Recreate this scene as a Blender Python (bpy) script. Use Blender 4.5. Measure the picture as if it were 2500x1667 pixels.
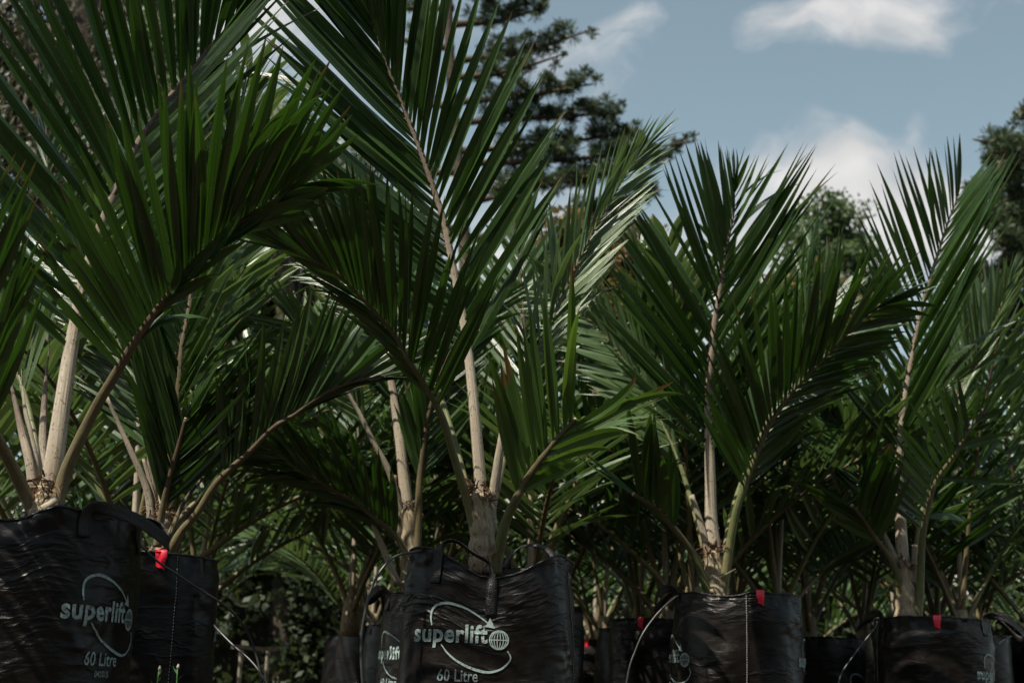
import bpy, bmesh, math, random
import numpy as np
from mathutils import Vector, Matrix, noise as mnoise

for o in list(bpy.data.objects):
    bpy.data.objects.remove(o)
R_ = math.radians
scene = bpy.context.scene
COL = scene.collection

# ------------------------------------------------------------------ camera
W_PX, H_PX = 2500.0, 1667.0
LENS = 50.0
F_PX = LENS / 36.0 * W_PX
CAM_Z = 0.14
PITCH, ROLL = R_(14.1), R_(2.2)
cam_data = bpy.data.cameras.new('camera')
cam = bpy.data.objects.new('camera', cam_data)
COL.objects.link(cam)
cam_data.lens = LENS
cam_data.sensor_width = 36.0
cam_data.clip_start = 0.05
cam_data.clip_end = 2000.0
CAM_R = Matrix.Rotation(R_(90) + PITCH, 3, 'X') @ Matrix.Rotation(ROLL, 3, 'Z')
cam.matrix_world = Matrix.Translation((0, 0, CAM_Z)) @ CAM_R.to_4x4()
cam_data.dof.use_dof = True
cam_data.dof.focus_distance = 3.45
cam_data.dof.aperture_fstop = 5.6
scene.camera = cam
CR, CU, CF = CAM_R.col[0].copy(), CAM_R.col[1].copy(), -CAM_R.col[2].copy()

# ------------------------------------------------------------------ sun, sky
SUN_AZ, SUN_EL = R_(-128), R_(57)      # azimuth from +Y (away from camera), clockwise
sun_vec = Vector((math.sin(SUN_AZ) * math.cos(SUN_EL), math.cos(SUN_AZ) * math.cos(SUN_EL), math.sin(SUN_EL)))
sd = bpy.data.lights.new('sun', 'SUN')
sd.energy = 5.0
sd.angle = R_(0.53)
sd.color = (1.0, 0.93, 0.82)
sun = bpy.data.objects.new('sun', sd)
sun.rotation_euler = sun_vec.to_track_quat('Z', 'Y').to_euler()
sun.location = (-8, -4, 12)
COL.objects.link(sun)

world = bpy.data.worlds.new('World')
scene.world = world
world.cycles.sampling_method = 'MANUAL'
world.cycles.sample_map_resolution = 512
world.use_nodes = True
def build_sky():
    nt = world.node_tree
    nt.nodes.clear()
    N = nt.nodes.new
    L = nt.links.new
    out = N('ShaderNodeOutputWorld')
    bg = N('ShaderNodeBackground'); bg.inputs['Strength'].default_value = 0.071
    sky = N('ShaderNodeTexSky'); sky.sky_type = 'NISHITA'; sky.sun_disc = False
    sky.sun_elevation = SUN_EL; sky.sun_rotation = SUN_AZ
    sky.air_density = 1.0; sky.dust_density = 1.2; sky.ozone_density = 1.0
    hs = N('ShaderNodeHueSaturation'); hs.inputs['Saturation'].default_value = 0.66
    hs.inputs['Hue'].default_value = 0.464; hs.inputs['Value'].default_value = 1.12
    L(sky.outputs[0], hs.inputs['Color'])
    tc = N('ShaderNodeTexCoord')
    def vm(op, a, b=None):
        n = N('ShaderNodeVectorMath'); n.operation = op
        for i, v in enumerate((a, b)):
            if v is None: continue
            if hasattr(v, 'node'): L(v, n.inputs[i])
            else: n.inputs[i].default_value = v
        return n
    def m(op, a, b=None, c=None):
        n = N('ShaderNodeMath'); n.operation = op
        for i, v in enumerate((a, b, c)):
            if v is None: continue
            if hasattr(v, 'node'): L(v, n.inputs[i])
            else: n.inputs[i].default_value = v
        return n.outputs[0]
    d = vm('NORMALIZE', tc.outputs['Generated']).outputs[0]
    def noise(scale, detail, rough, vec):
        n = N('ShaderNodeTexNoise'); n.inputs['Scale'].default_value = scale
        n.inputs['Detail'].default_value = detail; n.inputs['Roughness'].default_value = rough
        L(vec, n.inputs['Vector']); return n
    warp = noise(9.0, 2, 0.6, d)
    wv = vm('SCALE', vm('SUBTRACT', warp.outputs['Color'], (0.5, 0.5, 0.5)).outputs[0]); wv.inputs['Scale'].default_value = 0.13
    dw = vm('ADD', d, wv.outputs[0]).outputs[0]
    squash = vm('MULTIPLY', dw, (1.0, 1.0, 1.7)).outputs[0]
    n1 = noise(6.0, 7, 0.64, squash).outputs['Fac']
    dens = m('MULTIPLY', m('SUBTRACT', n1, 0.5), 2.3)
    # cumulus banks seen beyond the palms, as directions
    def blob(px, py, rx, rz, amp):
        c = (CAM_R @ Vector(((px - 1250) / F_PX, (833.5 - py) / F_PX, -1.0))).normalized()
        v = vm('MULTIPLY', vm('SUBTRACT', dw, tuple(c)).outputs[0], (1 / rx, 0.6 / rx, 1 / rz)).outputs[0]
        ln = vm('LENGTH', v).outputs['Value']
        g = m('POWER', 2.718, m('MULTIPLY', m('MULTIPLY', ln, ln), -1.0))
        return m('MULTIPLY', g, amp)
    k = 1 / F_PX
    for b in ((2120, 40, 270 * k, 115 * k, 0.85), (2150, 570, 390 * k, 200 * k, 1.3), (1460, 190, 230 * k, 150 * k, 0.55),
              (600, 60, 420 * k, 260 * k, 0.8), (1250, 640, 500 * k, 260 * k, 0.75),
              (1980, 235, 420 * k, 60 * k, -0.55), (1700, 120, 110 * k, 320 * k, -0.5), (2420, 120, 130 * k, 200 * k, -0.5)):
        dens = m('ADD', dens, blob(*b))
    mask = N('ShaderNodeMapRange'); mask.interpolation_type = 'SMOOTHSTEP'
    mask.inputs['From Min'].default_value = 0.12; mask.inputs['From Max'].default_value = 1.0
    L(dens, mask.inputs['Value'])
    shade = N('ShaderNodeMapRange')
    n2 = noise(16.0, 2, 0.55, squash).outputs['Fac']
    L(n2, shade.inputs['Value'])
    shade.inputs['From Min'].default_value = 0.3; shade.inputs['From Max'].default_value = 0.7
    shade.inputs['To Min'].default_value = 5.7; shade.inputs['To Max'].default_value = 7.4
    cc = N('ShaderNodeCombineXYZ')
    L(shade.outputs[0], cc.inputs[0]); L(m('MULTIPLY', shade.outputs[0], 0.985), cc.inputs[1]); L(m('MULTIPLY', shade.outputs[0], 0.975), cc.inputs[2])
    mix = N('ShaderNodeMix'); mix.data_type = 'RGBA'
    L(m('MULTIPLY', mask.outputs[0], 0.95), mix.inputs[0])
    L(hs.outputs[0], mix.inputs[6]); L(cc.outputs[0], mix.inputs[7])
    L(mix.outputs[2], bg.inputs['Color']); L(bg.outputs[0], out.inputs['Surface'])
build_sky()

vs = scene.view_settings
vs.view_transform = 'Standard'; vs.look = 'None'; vs.gamma = 1.0; vs.use_curve_mapping = False
vs.exposure = 0.7
scene.render.engine = 'CYCLES'
scene.cycles.max_bounces = 4
scene.cycles.diffuse_bounces = 2
scene.cycles.glossy_bounces = 2
scene.cycles.transmission_bounces = 4
scene.cycles.transparent_max_bounces = 8

# ------------------------------------------------------------------ helpers
def P(x, y, Y):
    """World point on the sight line of photo position (x, y) at world distance Y."""
    d = CAM_R @ Vector(((x - 1250.0) / F_PX, (833.5 - y) / F_PX, -1.0))
    t = Y / d.y
    return Vector((d.x * t, Y, CAM_Z + d.z * t))

def link(o, parent=None):
    COL.objects.link(o)
    if parent is not None:
        o.parent = parent
    return o

def mesh_obj(name, verts, faces, mat=None, parent=None, smooth=True, uv=None, loc=None):
    me = bpy.data.meshes.new(name)
    v = np.asarray(verts, dtype=np.float32).reshape(-1, 3)
    if loc is not None:
        v = v - np.asarray(loc, dtype=np.float32)
    me.from_pydata(v.tolist() if len(v) < 60000 else v, [], faces)
    if smooth:
        me.polygons.foreach_set('use_smooth', [True] * len(me.polygons))
    if uv is not None:
        ul = me.uv_layers.new(name='UVMap')
        idx = np.empty(len(me.loops), dtype=np.int32)
        me.loops.foreach_get('vertex_index', idx)
        ul.data.foreach_set('uv', np.asarray(uv, dtype=np.float32)[idx].ravel())
    if mat is not None:
        me.materials.append(mat)
    me.update()
    o = bpy.data.objects.new(name, me)
    if loc is not None:
        o.location = loc
    return link(o, parent)

def quad_mesh(name, verts, nq, mat, parent=None, uv=None, smooth=False):
    """nq separate quads, verts (nq*4, 3) - fast path."""
    me = bpy.data.meshes.new(name)
    me.vertices.add(nq * 4); me.loops.add(nq * 4); me.polygons.add(nq)
    me.vertices.foreach_set('co', np.asarray(verts, dtype=np.float32).ravel())
    me.loops.foreach_set('vertex_index', np.arange(nq * 4, dtype=np.int32))
    me.polygons.foreach_set('loop_start', np.arange(0, nq * 4, 4, dtype=np.int32))
    me.polygons.foreach_set('loop_total', np.full(nq, 4, dtype=np.int32))
    if uv is not None:
        ul = me.uv_layers.new(name='UVMap')
        ul.data.foreach_set('uv', np.asarray(uv, dtype=np.float32).ravel())
    me.update(calc_edges=True)
    me.materials.append(mat)
    o = bpy.data.objects.new(name, me)
    return link(o, parent)

def thing(name, label, cat, loc, group=None):
    o = bpy.data.objects.new(name, None)
    o.empty_display_size = 0.1
    o.location = loc
    tag(o, label, cat, group)
    return link(o)

def tag(o, label, cat, group=None):
    o['label'] = label; o['category'] = cat
    if group: o['group'] = group

def catmull(pts, n):
    pts = [Vector(p) for p in pts]
    if len(pts) == 2:
        pts = [pts[0], (pts[0] + pts[1]) / 2, pts[1]]
    ext = [pts[0] * 2 - pts[1]] + pts + [pts[-1] * 2 - pts[-2]]
    dense = []
    for i in range(1, len(ext) - 2):
        p0, p1, p2, p3 = ext[i - 1:i + 3]
        for j in range(16):
            t = j / 16
            dense.append(0.5 * ((2 * p1) + (p2 - p0) * t + (2 * p0 - 5 * p1 + 4 * p2 - p3) * t * t + (3 * p1 - p0 - 3 * p2 + p3) * t ** 3))
    dense.append(pts[-1])
    acc = [0.0]
    for a, b in zip(dense, dense[1:]):
        acc.append(acc[-1] + (b - a).length)
    out = []
    k = 0
    for i in range(n):
        s = acc[-1] * i / (n - 1)
        while k < len(acc) - 2 and acc[k + 1] < s:
            k += 1
        seg = max(acc[k + 1] - acc[k], 1e-9)
        out.append(dense[k].lerp(dense[k + 1], min(1, (s - acc[k]) / seg)))
    return out, acc[-1]

def tube_arrays(path, radii, sides=8, flat=1.0, cap=True, seed=0, rough=0.0):
    """verts, faces, uvs of a tube along path (parallel transport frame)."""
    n = len(path)
    T = [(path[min(i + 1, n - 1)] - path[max(i - 1, 0)]).normalized() for i in range(n)]
    ref = Vector((0, -1, 0)) if abs(T[0].y) < 0.9 else Vector((1, 0, 0))
    u = (ref - T[0] * ref.dot(T[0])).normalized()
    verts, uvs, faces = [], [], []
    for i in range(n):
        u = (u - T[i] * u.dot(T[i])).normalized()
        w = T[i].cross(u)
        for s in range(sides):
            a = 2 * math.pi * s / sides
            r = radii[i]
            if rough:
                r *= 1 + rough * mnoise.noise(Vector((math.cos(a) * 2 + seed, math.sin(a) * 2, path[i].z * 40)))
            verts.append(path[i] + u * (math.cos(a) * r * flat) + w * (math.sin(a) * r))
            uvs.append((s / sides, i / (n - 1)))
    for i in range(n - 1):
        for s in range(sides):
            a = i * sides + s; b = i * sides + (s + 1) % sides
            faces.append((a, b, b + sides, a + sides))
    if cap:
        faces.append(tuple(range(sides))[::-1])
        faces.append(tuple(range((n - 1) * sides, n * sides)))
    return verts, faces, uvs

# ------------------------------------------------------------------ materials
def new_mat(name):
    m = bpy.data.materials.new(name); m.use_nodes = True
    m.node_tree.nodes.clear()
    return m, m.node_tree.nodes.new, m.node_tree.links.new

def ramp(N, stops):
    r = N('ShaderNodeValToRGB'); e = r.color_ramp.elements
    while len(e) < len(stops): e.new(0.5)
    for el, (p, c) in zip(e, stops):
        el.position = p; el.color = (*c, 1)
    return r

def leaf_material(name, dark, light, trans, trans_w=0.34, rough=0.36, brown=0.25, tipc=(0.13, 0.085, 0.03)):
    m, N, L = new_mat(name)
    out = N('ShaderNodeOutputMaterial')
    uv = N('ShaderNodeUVMap'); sep = N('ShaderNodeSeparateXYZ'); L(uv.outputs[0], sep.inputs[0])
    oi = N('ShaderNodeObjectInfo')
    def mt(op, a, b=None, c=None):
        n = N('ShaderNodeMath'); n.operation = op
        for i, v in enumerate((a, b, c)):
            if v is None: continue
            if hasattr(v, 'node'): L(v, n.inputs[i])
            else: n.inputs[i].default_value = v
        return n.outputs[0]
    u, v = sep.outputs[0], sep.outputs[1]
    comb = N('ShaderNodeCombineXYZ')
    L(mt('MULTIPLY', u, 22.0), comb.inputs[0]); L(mt('MULTIPLY', v, 1.3), comb.inputs[1]); L(mt('MULTIPLY', oi.outputs['Random'], 57.0), comb.inputs[2])
    vein = N('ShaderNodeTexNoise'); vein.inputs['Scale'].default_value = 1.0; vein.inputs['Detail'].default_value = 2.0
    L(comb.outputs[0], vein.inputs['Vector'])
    comb2 = N('ShaderNodeCombineXYZ')
    L(mt('MULTIPLY', u, 2.0), comb2.inputs[0]); L(mt('MULTIPLY', v, 5.0), comb2.inputs[1]); L(mt('MULTIPLY', oi.outputs['Random'], 91.0), comb2.inputs[2])
    patch = N('ShaderNodeTexNoise'); patch.inputs['Scale'].default_value = 1.0; patch.inputs['Detail'].default_value = 3.0
    L(comb2.outputs[0], patch.inputs['Vector'])
    f = mt('ADD', mt('MULTIPLY', vein.outputs['Fac'], 0.75), mt('MULTIPLY', patch.outputs['Fac'], 0.35))
    f = mt('ADD', f, mt('MULTIPLY', mt('SUBTRACT', oi.outputs['Random'], 0.5), 0.28))
    # darker midrib and two side ribs
    mid = mt('ABSOLUTE', mt('SUBTRACT', u, 0.5))
    rib = mt('SMOOTH_MIN', mt('MULTIPLY', mid, 16.0), mt('MULTIPLY', mt('ABSOLUTE', mt('SUBTRACT', mid, 0.24)), 30.0), 0.1)
    ribm = mt('MINIMUM', mt('MAXIMUM', rib, 0.0), 1.0)
    cr = ramp(N, [(0.3, dark), (0.8, light)])
    L(f, cr.inputs[0])
    ribmix = N('ShaderNodeMix'); ribmix.data_type = 'RGBA'; ribmix.blend_type = 'MULTIPLY'
    ribmix.inputs[0].default_value = 1.0
    rc = ramp(N, [(0.0, (0.42, 0.36, 0.32)), (0.8, (1, 1, 1))])
    L(ribm, rc.inputs[0]); L(cr.outputs[0], ribmix.inputs[6]); L(rc.outputs[0], ribmix.inputs[7])
    # browned tips on some leaflets, with an uneven border
    tipf = mt('ADD', v, mt('MULTIPLY', mt('SUBTRACT', patch.outputs['Fac'], 0.5), 0.55))
    thr = mt('SUBTRACT', 1.16, mt('MULTIPLY', oi.outputs['Random'], brown))
    tipm = N('ShaderNodeMapRange'); tipm.interpolation_type = 'SMOOTHSTEP'
    L(mt('SUBTRACT', tipf, thr), tipm.inputs['Value'])
    tipm.inputs['From Min'].default_value = -0.02; tipm.inputs['From Max'].default_value = 0.06
    base = N('ShaderNodeMix'); base.data_type = 'RGBA'
    L(tipm.outputs[0], base.inputs[0]); L(ribmix.outputs[2], base.inputs[6]); base.inputs[7].default_value = (*tipc, 1)
    comb3 = N('ShaderNodeCombineXYZ')
    L(mt('MULTIPLY', u, 7.0), comb3.inputs[0]); L(mt('MULTIPLY', v, 70.0), comb3.inputs[1]); L(mt('MULTIPLY', oi.outputs['Random'], 33.0), comb3.inputs[2])
    speck = N('ShaderNodeTexNoise'); speck.inputs['Scale'].default_value = 1.0; speck.inputs['Detail'].default_value = 1.0
    L(comb3.outputs[0], speck.inputs['Vector'])
    spm = N('ShaderNodeMapRange'); L(speck.outputs['Fac'], spm.inputs['Value'])
    spm.inputs['From Min'].default_value = 0.66; spm.inputs['From Max'].default_value = 0.76; spm.inputs['To Max'].default_value = 0.7
    dust = N('ShaderNodeMix'); dust.data_type = 'RGBA'
    L(spm.outputs[0], dust.inputs[0]); L(base.outputs[2], dust.inputs[6]); dust.inputs[7].default_value = (0.13, 0.13, 0.075, 1)
    bs = N('ShaderNodeBsdfPrincipled')
    L(dust.outputs[2], bs.inputs['Base Color'])
    rr = N('ShaderNodeMapRange'); L(patch.outputs['Fac'], rr.inputs['Value'])
    rr.inputs['To Min'].default_value = rough - 0.08; rr.inputs['To Max'].default_value = rough + 0.16
    L(rr.outputs[0], bs.inputs['Roughness'])
    bs.inputs['Specular IOR Level'].default_value = 0.5
    bump = N('ShaderNodeBump'); bump.inputs['Strength'].default_value = 0.35; bump.inputs['Distance'].default_value = 0.002
    L(mt('ADD', vein.outputs['Fac'], mt('MULTIPLY', ribm, 0.5)), bump.inputs['Height']); L(bump.outputs[0], bs.inputs['Normal'])
    tr = N('ShaderNodeBsdfTranslucent')
    tcol = N('ShaderNodeMix'); tcol.data_type = 'RGBA'; tcol.blend_type = 'MULTIPLY'; tcol.inputs[0].default_value = 1.0
    tcol.inputs[6].default_value = (*trans, 1); L(rc.outputs[0], tcol.inputs[7])
    tmix = N('ShaderNodeMix'); tmix.data_type = 'RGBA'
    L(tipm.outputs[0], tmix.inputs[0]); L(tcol.outputs[2], tmix.inputs[6]); tmix.inputs[7].default_value = (tipc[0] * 1.5, tipc[1] * 1.4, tipc[2], 1)
    L(tmix.outputs[2], tr.inputs['Color'])
    ms = N('ShaderNodeMixShader'); ms.inputs[0].default_value = trans_w
    L(bs.outputs[0], ms.inputs[1]); L(tr.outputs[0], ms.inputs[2]); L(ms.outputs[0], out.inputs['Surface'])
    return m

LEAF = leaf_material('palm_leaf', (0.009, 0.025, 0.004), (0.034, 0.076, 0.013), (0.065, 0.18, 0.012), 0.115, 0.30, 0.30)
LEAF_LIT = leaf_material('palm_leaf_lit', (0.030, 0.060, 0.018), (0.092, 0.145, 0.056), (0.13, 0.22, 0.045), 0.20, 0.29, 0.28)  # lighter copy of the palm leaf, sunlit sheen put into its colour
LEAF_OLD = leaf_material('palm_leaf_old', (0.018, 0.045, 0.008), (0.045, 0.092, 0.016), (0.11, 0.21, 0.02), 0.28, 0.36, 0.48, (0.13, 0.065, 0.02))

def stem_material(name, c0, c1, c2, spots=(0.05, 0.035, 0.02), rough=0.5, long=60.0):
    """c0 at base -> c1 mid -> c2 tip along the UV's v."""
    m, N, L = new_mat(name)
    out = N('ShaderNodeOutputMaterial'); bs = N('ShaderNodeBsdfPrincipled')
    uv = N('ShaderNodeUVMap'); sep = N('ShaderNodeSeparateXYZ'); L(uv.outputs[0], sep.inputs[0])
    tc = N('ShaderNodeTexCoord')
    n1 = N('ShaderNodeTexNoise'); n1.inputs['Scale'].default_value = 28; n1.inputs['Detail'].default_value = 5; n1.inputs['Roughness'].default_value = 0.65
    L(tc.outputs['Object'], n1.inputs['Vector'])
    mp = N('ShaderNodeMapping'); mp.inputs['Scale'].default_value = (9.0, 3.0, 1.0); L(uv.outputs[0], mp.inputs[0])
    st = N('ShaderNodeTexNoise'); st.inputs['Scale'].default_value = 3.0; st.inputs['Detail'].default_value = 4; L(mp.outputs[0], st.inputs['Vector'])
    ad = N('ShaderNodeMath'); ad.operation = 'MULTIPLY_ADD'; L(n1.outputs['Fac'], ad.inputs[0]); ad.inputs[1].default_value = 0.45
    L(sep.outputs[1], ad.inputs[2])
    sb = N('ShaderNodeMath'); sb.operation = 'SUBTRACT'; L(ad.outputs[0], sb.inputs[0]); sb.inputs[1].default_value = 0.22
    cr = ramp(N, [(0.0, c0), (0.24, c1), (0.55, c2)]); L(sb.outputs[0], cr.inputs[0])
    sm = N('ShaderNodeMix'); sm.data_type = 'RGBA'; sm.blend_type = 'MULTIPLY'; sm.inputs[0].default_value = 1.0
    sr = ramp(N, [(0.30, (0.42, 0.37, 0.30)), (0.5, (0.86, 0.84, 0.80)), (0.66, (1.10, 1.10, 1.10))]); L(st.outputs['Fac'], sr.inputs[0])
    L(cr.outputs[0], sm.inputs[6]); L(sr.outputs[0], sm.inputs[7])
    sp = N('ShaderNodeTexNoise'); sp.inputs['Scale'].default_value = 170; sp.inputs['Detail'].default_value = 2; L(tc.outputs['Object'], sp.inputs['Vector'])
    spr = N('ShaderNodeMapRange'); L(sp.outputs['Fac'], spr.inputs['Value']); spr.inputs['From Min'].default_value = 0.60; spr.inputs['From Max'].default_value = 0.70
    spr.inputs['To Max'].default_value = 0.75
    mx = N('ShaderNodeMix'); mx.data_type = 'RGBA'; L(spr.outputs[0], mx.inputs[0]); L(sm.outputs[2], mx.inputs[6]); mx.inputs[7].default_value = (*spots, 1)
    L(mx.outputs[2], bs.inputs['Base Color']); bs.inputs['Roughness'].default_value = rough
    bs.inputs['Specular IOR Level'].default_value = 0.35
    bp = N('ShaderNodeBump'); bp.inputs['Strength'].default_value = 0.5; bp.inputs['Distance'].default_value = 0.003
    L(st.outputs['Fac'], bp.inputs['Height']); L(bp.outputs[0], bs.inputs['Normal'])
    L(bs.outputs[0], out.inputs['Surface'])
    return m

SPEAR = stem_material('spear_stem', (0.43, 0.375, 0.295), (0.42, 0.365, 0.285), (0.17, 0.125, 0.09), rough=0.42)
PET_GREEN = stem_material('petiole_green', (0.26, 0.21, 0.12), (0.11, 0.135, 0.042), (0.095, 0.08, 0.035), rough=0.5)
PET_OLIVE = stem_material('petiole_olive', (0.20, 0.165, 0.095), (0.14, 0.12, 0.058), (0.085, 0.057, 0.032), rough=0.5)
DEAD = stem_material('dead_stem', (0.30, 0.25, 0.18), (0.34, 0.30, 0.235), (0.30, 0.265, 0.20), rough=0.65)
TRUNK = stem_material('trunk_sheath', (0.26, 0.19, 0.12), (0.35, 0.285, 0.195), (0.33, 0.275, 0.185), (0.07, 0.04, 0.02), rough=0.75)

def plain(name, col, rough=0.6, spec=0.4, bump=None, var=0.0, scale=20.0):
    m, N, L = new_mat(name)
    out = N('ShaderNodeOutputMaterial'); bs = N('ShaderNodeBsdfPrincipled')
    bs.inputs['Roughness'].default_value = rough; bs.inputs['Specular IOR Level'].default_value = spec
    tc = N('ShaderNodeTexCoord')
    n1 = N('ShaderNodeTexNoise'); n1.inputs['Scale'].default_value = scale; n1.inputs['Detail'].default_value = 6; n1.inputs['Roughness'].default_value = 0.6
    L(tc.outputs['Object'], n1.inputs['Vector'])
    lo = tuple(c * (1 - var) for c in col); hi = tuple(c * (1 + var) for c in col)
    cr = ramp(N, [(0.3, lo), (0.7, hi)]); L(n1.outputs['Fac'], cr.inputs[0]); L(cr.outputs[0], bs.inputs['Base Color'])
    if bump:
        bp = N('ShaderNodeBump'); bp.inputs['Strength'].default_value = 0.8; bp.inputs['Distance'].default_value = bump
        L(n1.outputs['Fac'], bp.inputs['Height']); L(bp.outputs[0], bs.inputs['Normal'])
    L(bs.outputs[0], out.inputs['Surface'])
    return m

FIBRE = plain('brown_fibre', (0.13, 0.075, 0.04), 0.9, 0.2, None, 0.5, 60)
CUT = plain('cut_end', (0.45, 0.38, 0.27), 0.8, 0.2, None, 0.2, 200)
SOIL = plain('potting_soil', (0.035, 0.025, 0.018), 0.95, 0.2, 0.02, 0.6, 60)
GROUND = plain('ground_soil', (0.05, 0.04, 0.028), 0.95, 0.2, 0.03, 0.6, 6)
RED = plain('red_tape', (0.62, 0.012, 0.035), 0.32, 0.5, 0.002, 0.2, 60)
TUBE = plain('black_tube', (0.035, 0.036, 0.036), 0.4, 0.5, None, 0.3, 90)
TIMBER = plain('weathered_timber', (0.22, 0.19, 0.15), 0.8, 0.3, 0.002, 0.4, 40)
WEED = plain('weed_green', (0.07, 0.19, 0.05), 0.5, 0.4, None, 0.3, 60)
WEED_FLOWER = plain('weed_flower', (0.5, 0.42, 0.36), 0.7, 0.3, None, 0.2, 60)

def bag_material():
    m, N, L = new_mat('woven_black_plastic')
    out = N('ShaderNodeOutputMaterial'); bs = N('ShaderNodeBsdfPrincipled')
    uv = N('ShaderNodeUVMap'); tc = N('ShaderNodeTexCoord'); oi = N('ShaderNodeObjectInfo')
    def noise(vec, sc, scale, det=5, ro=0.6):
        mp = N('ShaderNodeMapping'); mp.inputs['Scale'].default_value = sc
        L(vec, mp.inputs[0])
        off = N('ShaderNodeVectorMath'); off.operation = 'ADD'; L(mp.outputs[0], off.inputs[0])
        cb = N('ShaderNodeCombineXYZ'); ml = N('ShaderNodeMath'); ml.operation = 'MULTIPLY'; L(oi.outputs['Random'], ml.inputs[0]); ml.inputs[1].default_value = 40.0
        L(ml.outputs[0], cb.inputs[2]); L(cb.outputs[0], off.inputs[1])
        n = N('ShaderNodeTexNoise'); n.inputs['Scale'].default_value = scale; n.inputs['Detail'].default_value = det; n.inputs['Roughness'].default_value = ro
        L(off.outputs[0], n.inputs['Vector']); return n.outputs['Fac']
    wr = noise(uv.outputs[0], (5.0, 17.0, 1.0), 1.0, 3, 0.6)      # long horizontal creases
    cr_ = noise(uv.outputs[0], (26.0, 60.0, 1.0), 1.0, 5, 0.7)   # small crinkles
    weave = noise(uv.outputs[0], (500.0, 900.0, 1.0), 1.0, 1, 0.5)
    dirt = noise(uv.outputs[0], (14.0, 20.0, 1.0), 1.0, 6, 0.7)
    def mt(op, a, b=None, c=None):
        n = N('ShaderNodeMath'); n.operation = op
        for i, v in enumerate((a, b, c)):
            if v is None: continue
            if hasattr(v, 'node'): L(v, n.inputs[i])
            else: n.inputs[i].default_value = v
        return n.outputs[0]
    area = noise(uv.outputs[0], (4.0, 7.0, 1.0), 1.0, 2, 0.5)
    am = N('ShaderNodeMapRange'); am.interpolation_type = 'SMOOTHSTEP'; L(area, am.inputs['Value'])
    am.inputs['From Min'].default_value = 0.40; am.inputs['From Max'].default_value = 0.66
    am.inputs['To Min'].default_value = 0.10; am.inputs['To Max'].default_value = 1.0
    rid = mt('SUBTRACT', 1.0, mt('ABSOLUTE', mt('MULTIPLY', mt('SUBTRACT', wr, 0.5), 11.0)))       # thin raised creases
    rid = mt('POWER', mt('MAXIMUM', rid, 0.0), 2.0)
    h = mt('ADD', mt('MULTIPLY', mt('MULTIPLY', rid, am.outputs[0]), 0.42), mt('ADD', mt('MULTIPLY', mt('MULTIPLY', cr_, am.outputs[0]), 0.75), mt('MULTIPLY', weave, 0.03)))
    bp = N('ShaderNodeBump'); bp.inputs['Strength'].default_value = 0.9; bp.inputs['Distance'].default_value = 0.0055
    L(h, bp.inputs['Height']); L(bp.outputs[0], bs.inputs['Normal'])
    cr = ramp(N, [(0.35, (0.0032, 0.0023, 0.0017)), (0.62, (0.0062, 0.0044, 0.0032)), (0.80, (0.04, 0.031, 0.023))]); L(dirt, cr.inputs[0])
    L(cr.outputs[0], bs.inputs['Base Color'])
    rr = N('ShaderNodeMapRange'); L(dirt, rr.inputs['Value']); rr.inputs['From Min'].default_value = 0.3; rr.inputs['From Max'].default_value = 0.75
    rr.inputs['To Min'].default_value = 0.22; rr.inputs['To Max'].default_value = 0.55
    L(rr.outputs[0], bs.inputs['Roughness']); bs.inputs['Specular IOR Level'].default_value = 0.28
    L(bs.outputs[0], out.inputs['Surface'])
    return m
BAG = bag_material()

def strap_material():
    m, N, L = new_mat('woven_strap')
    out = N('ShaderNodeOutputMaterial'); bs = N('ShaderNodeBsdfPrincipled'); uv = N('ShaderNodeUVMap')
    mp = N('ShaderNodeMapping'); mp.inputs['Scale'].default_value = (9.0, 420.0, 1.0); L(uv.outputs[0], mp.inputs[0])
    ck = N('ShaderNodeTexVoronoi'); ck.inputs['Scale'].default_value = 1.0; L(mp.outputs[0], ck.inputs['Vector'])
    bp = N('ShaderNodeBump'); bp.inputs['Strength'].default_value = 0.8; bp.inputs['Distance'].default_value = 0.0018
    L(ck.outputs['Distance'], bp.inputs['Height']); L(bp.outputs[0], bs.inputs['Normal'])
    cr = ramp(N, [(0.1, (0.014, 0.012, 0.011)), (0.8, (0.006, 0.005, 0.005))]); L(ck.outputs['Distance'], cr.inputs[0]); L(cr.outputs[0], bs.inputs['Base Color'])
    bs.inputs['Roughness'].default_value = 0.42; bs.inputs['Specular IOR Level'].default_value = 0.4
    L(bs.outputs[0], out.inputs['Surface'])
    return m
STRAP = strap_material()

def print_material():
    m, N, L = new_mat('pale_print')
    out = N('ShaderNodeOutputMaterial'); bs = N('ShaderNodeBsdfPrincipled'); uv = N('ShaderNodeUVMap')
    n = N('ShaderNodeTexNoise'); n.inputs['Scale'].default_value = 160; n.inputs['Detail'].default_value = 5; n.inputs['Roughness'].default_value = 0.7
    L(uv.outputs[0], n.inputs['Vector'])
    cr = ramp(N, [(0.36, (0.05, 0.06, 0.055)), (0.47, (0.23, 0.30, 0.28)), (0.7, (0.30, 0.38, 0.355))]); L(n.outputs['Fac'], cr.inputs[0])
    L(cr.outputs[0], bs.inputs['Base Color']); bs.inputs['Roughness'].default_value = 0.55
    L(bs.outputs[0], out.inputs['Surface'])
    return m
PRINT = print_material()
THREAD = plain('pale_thread', (0.38, 0.36, 0.33), 0.8, 0.2, None, 0.4, 300)

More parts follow.
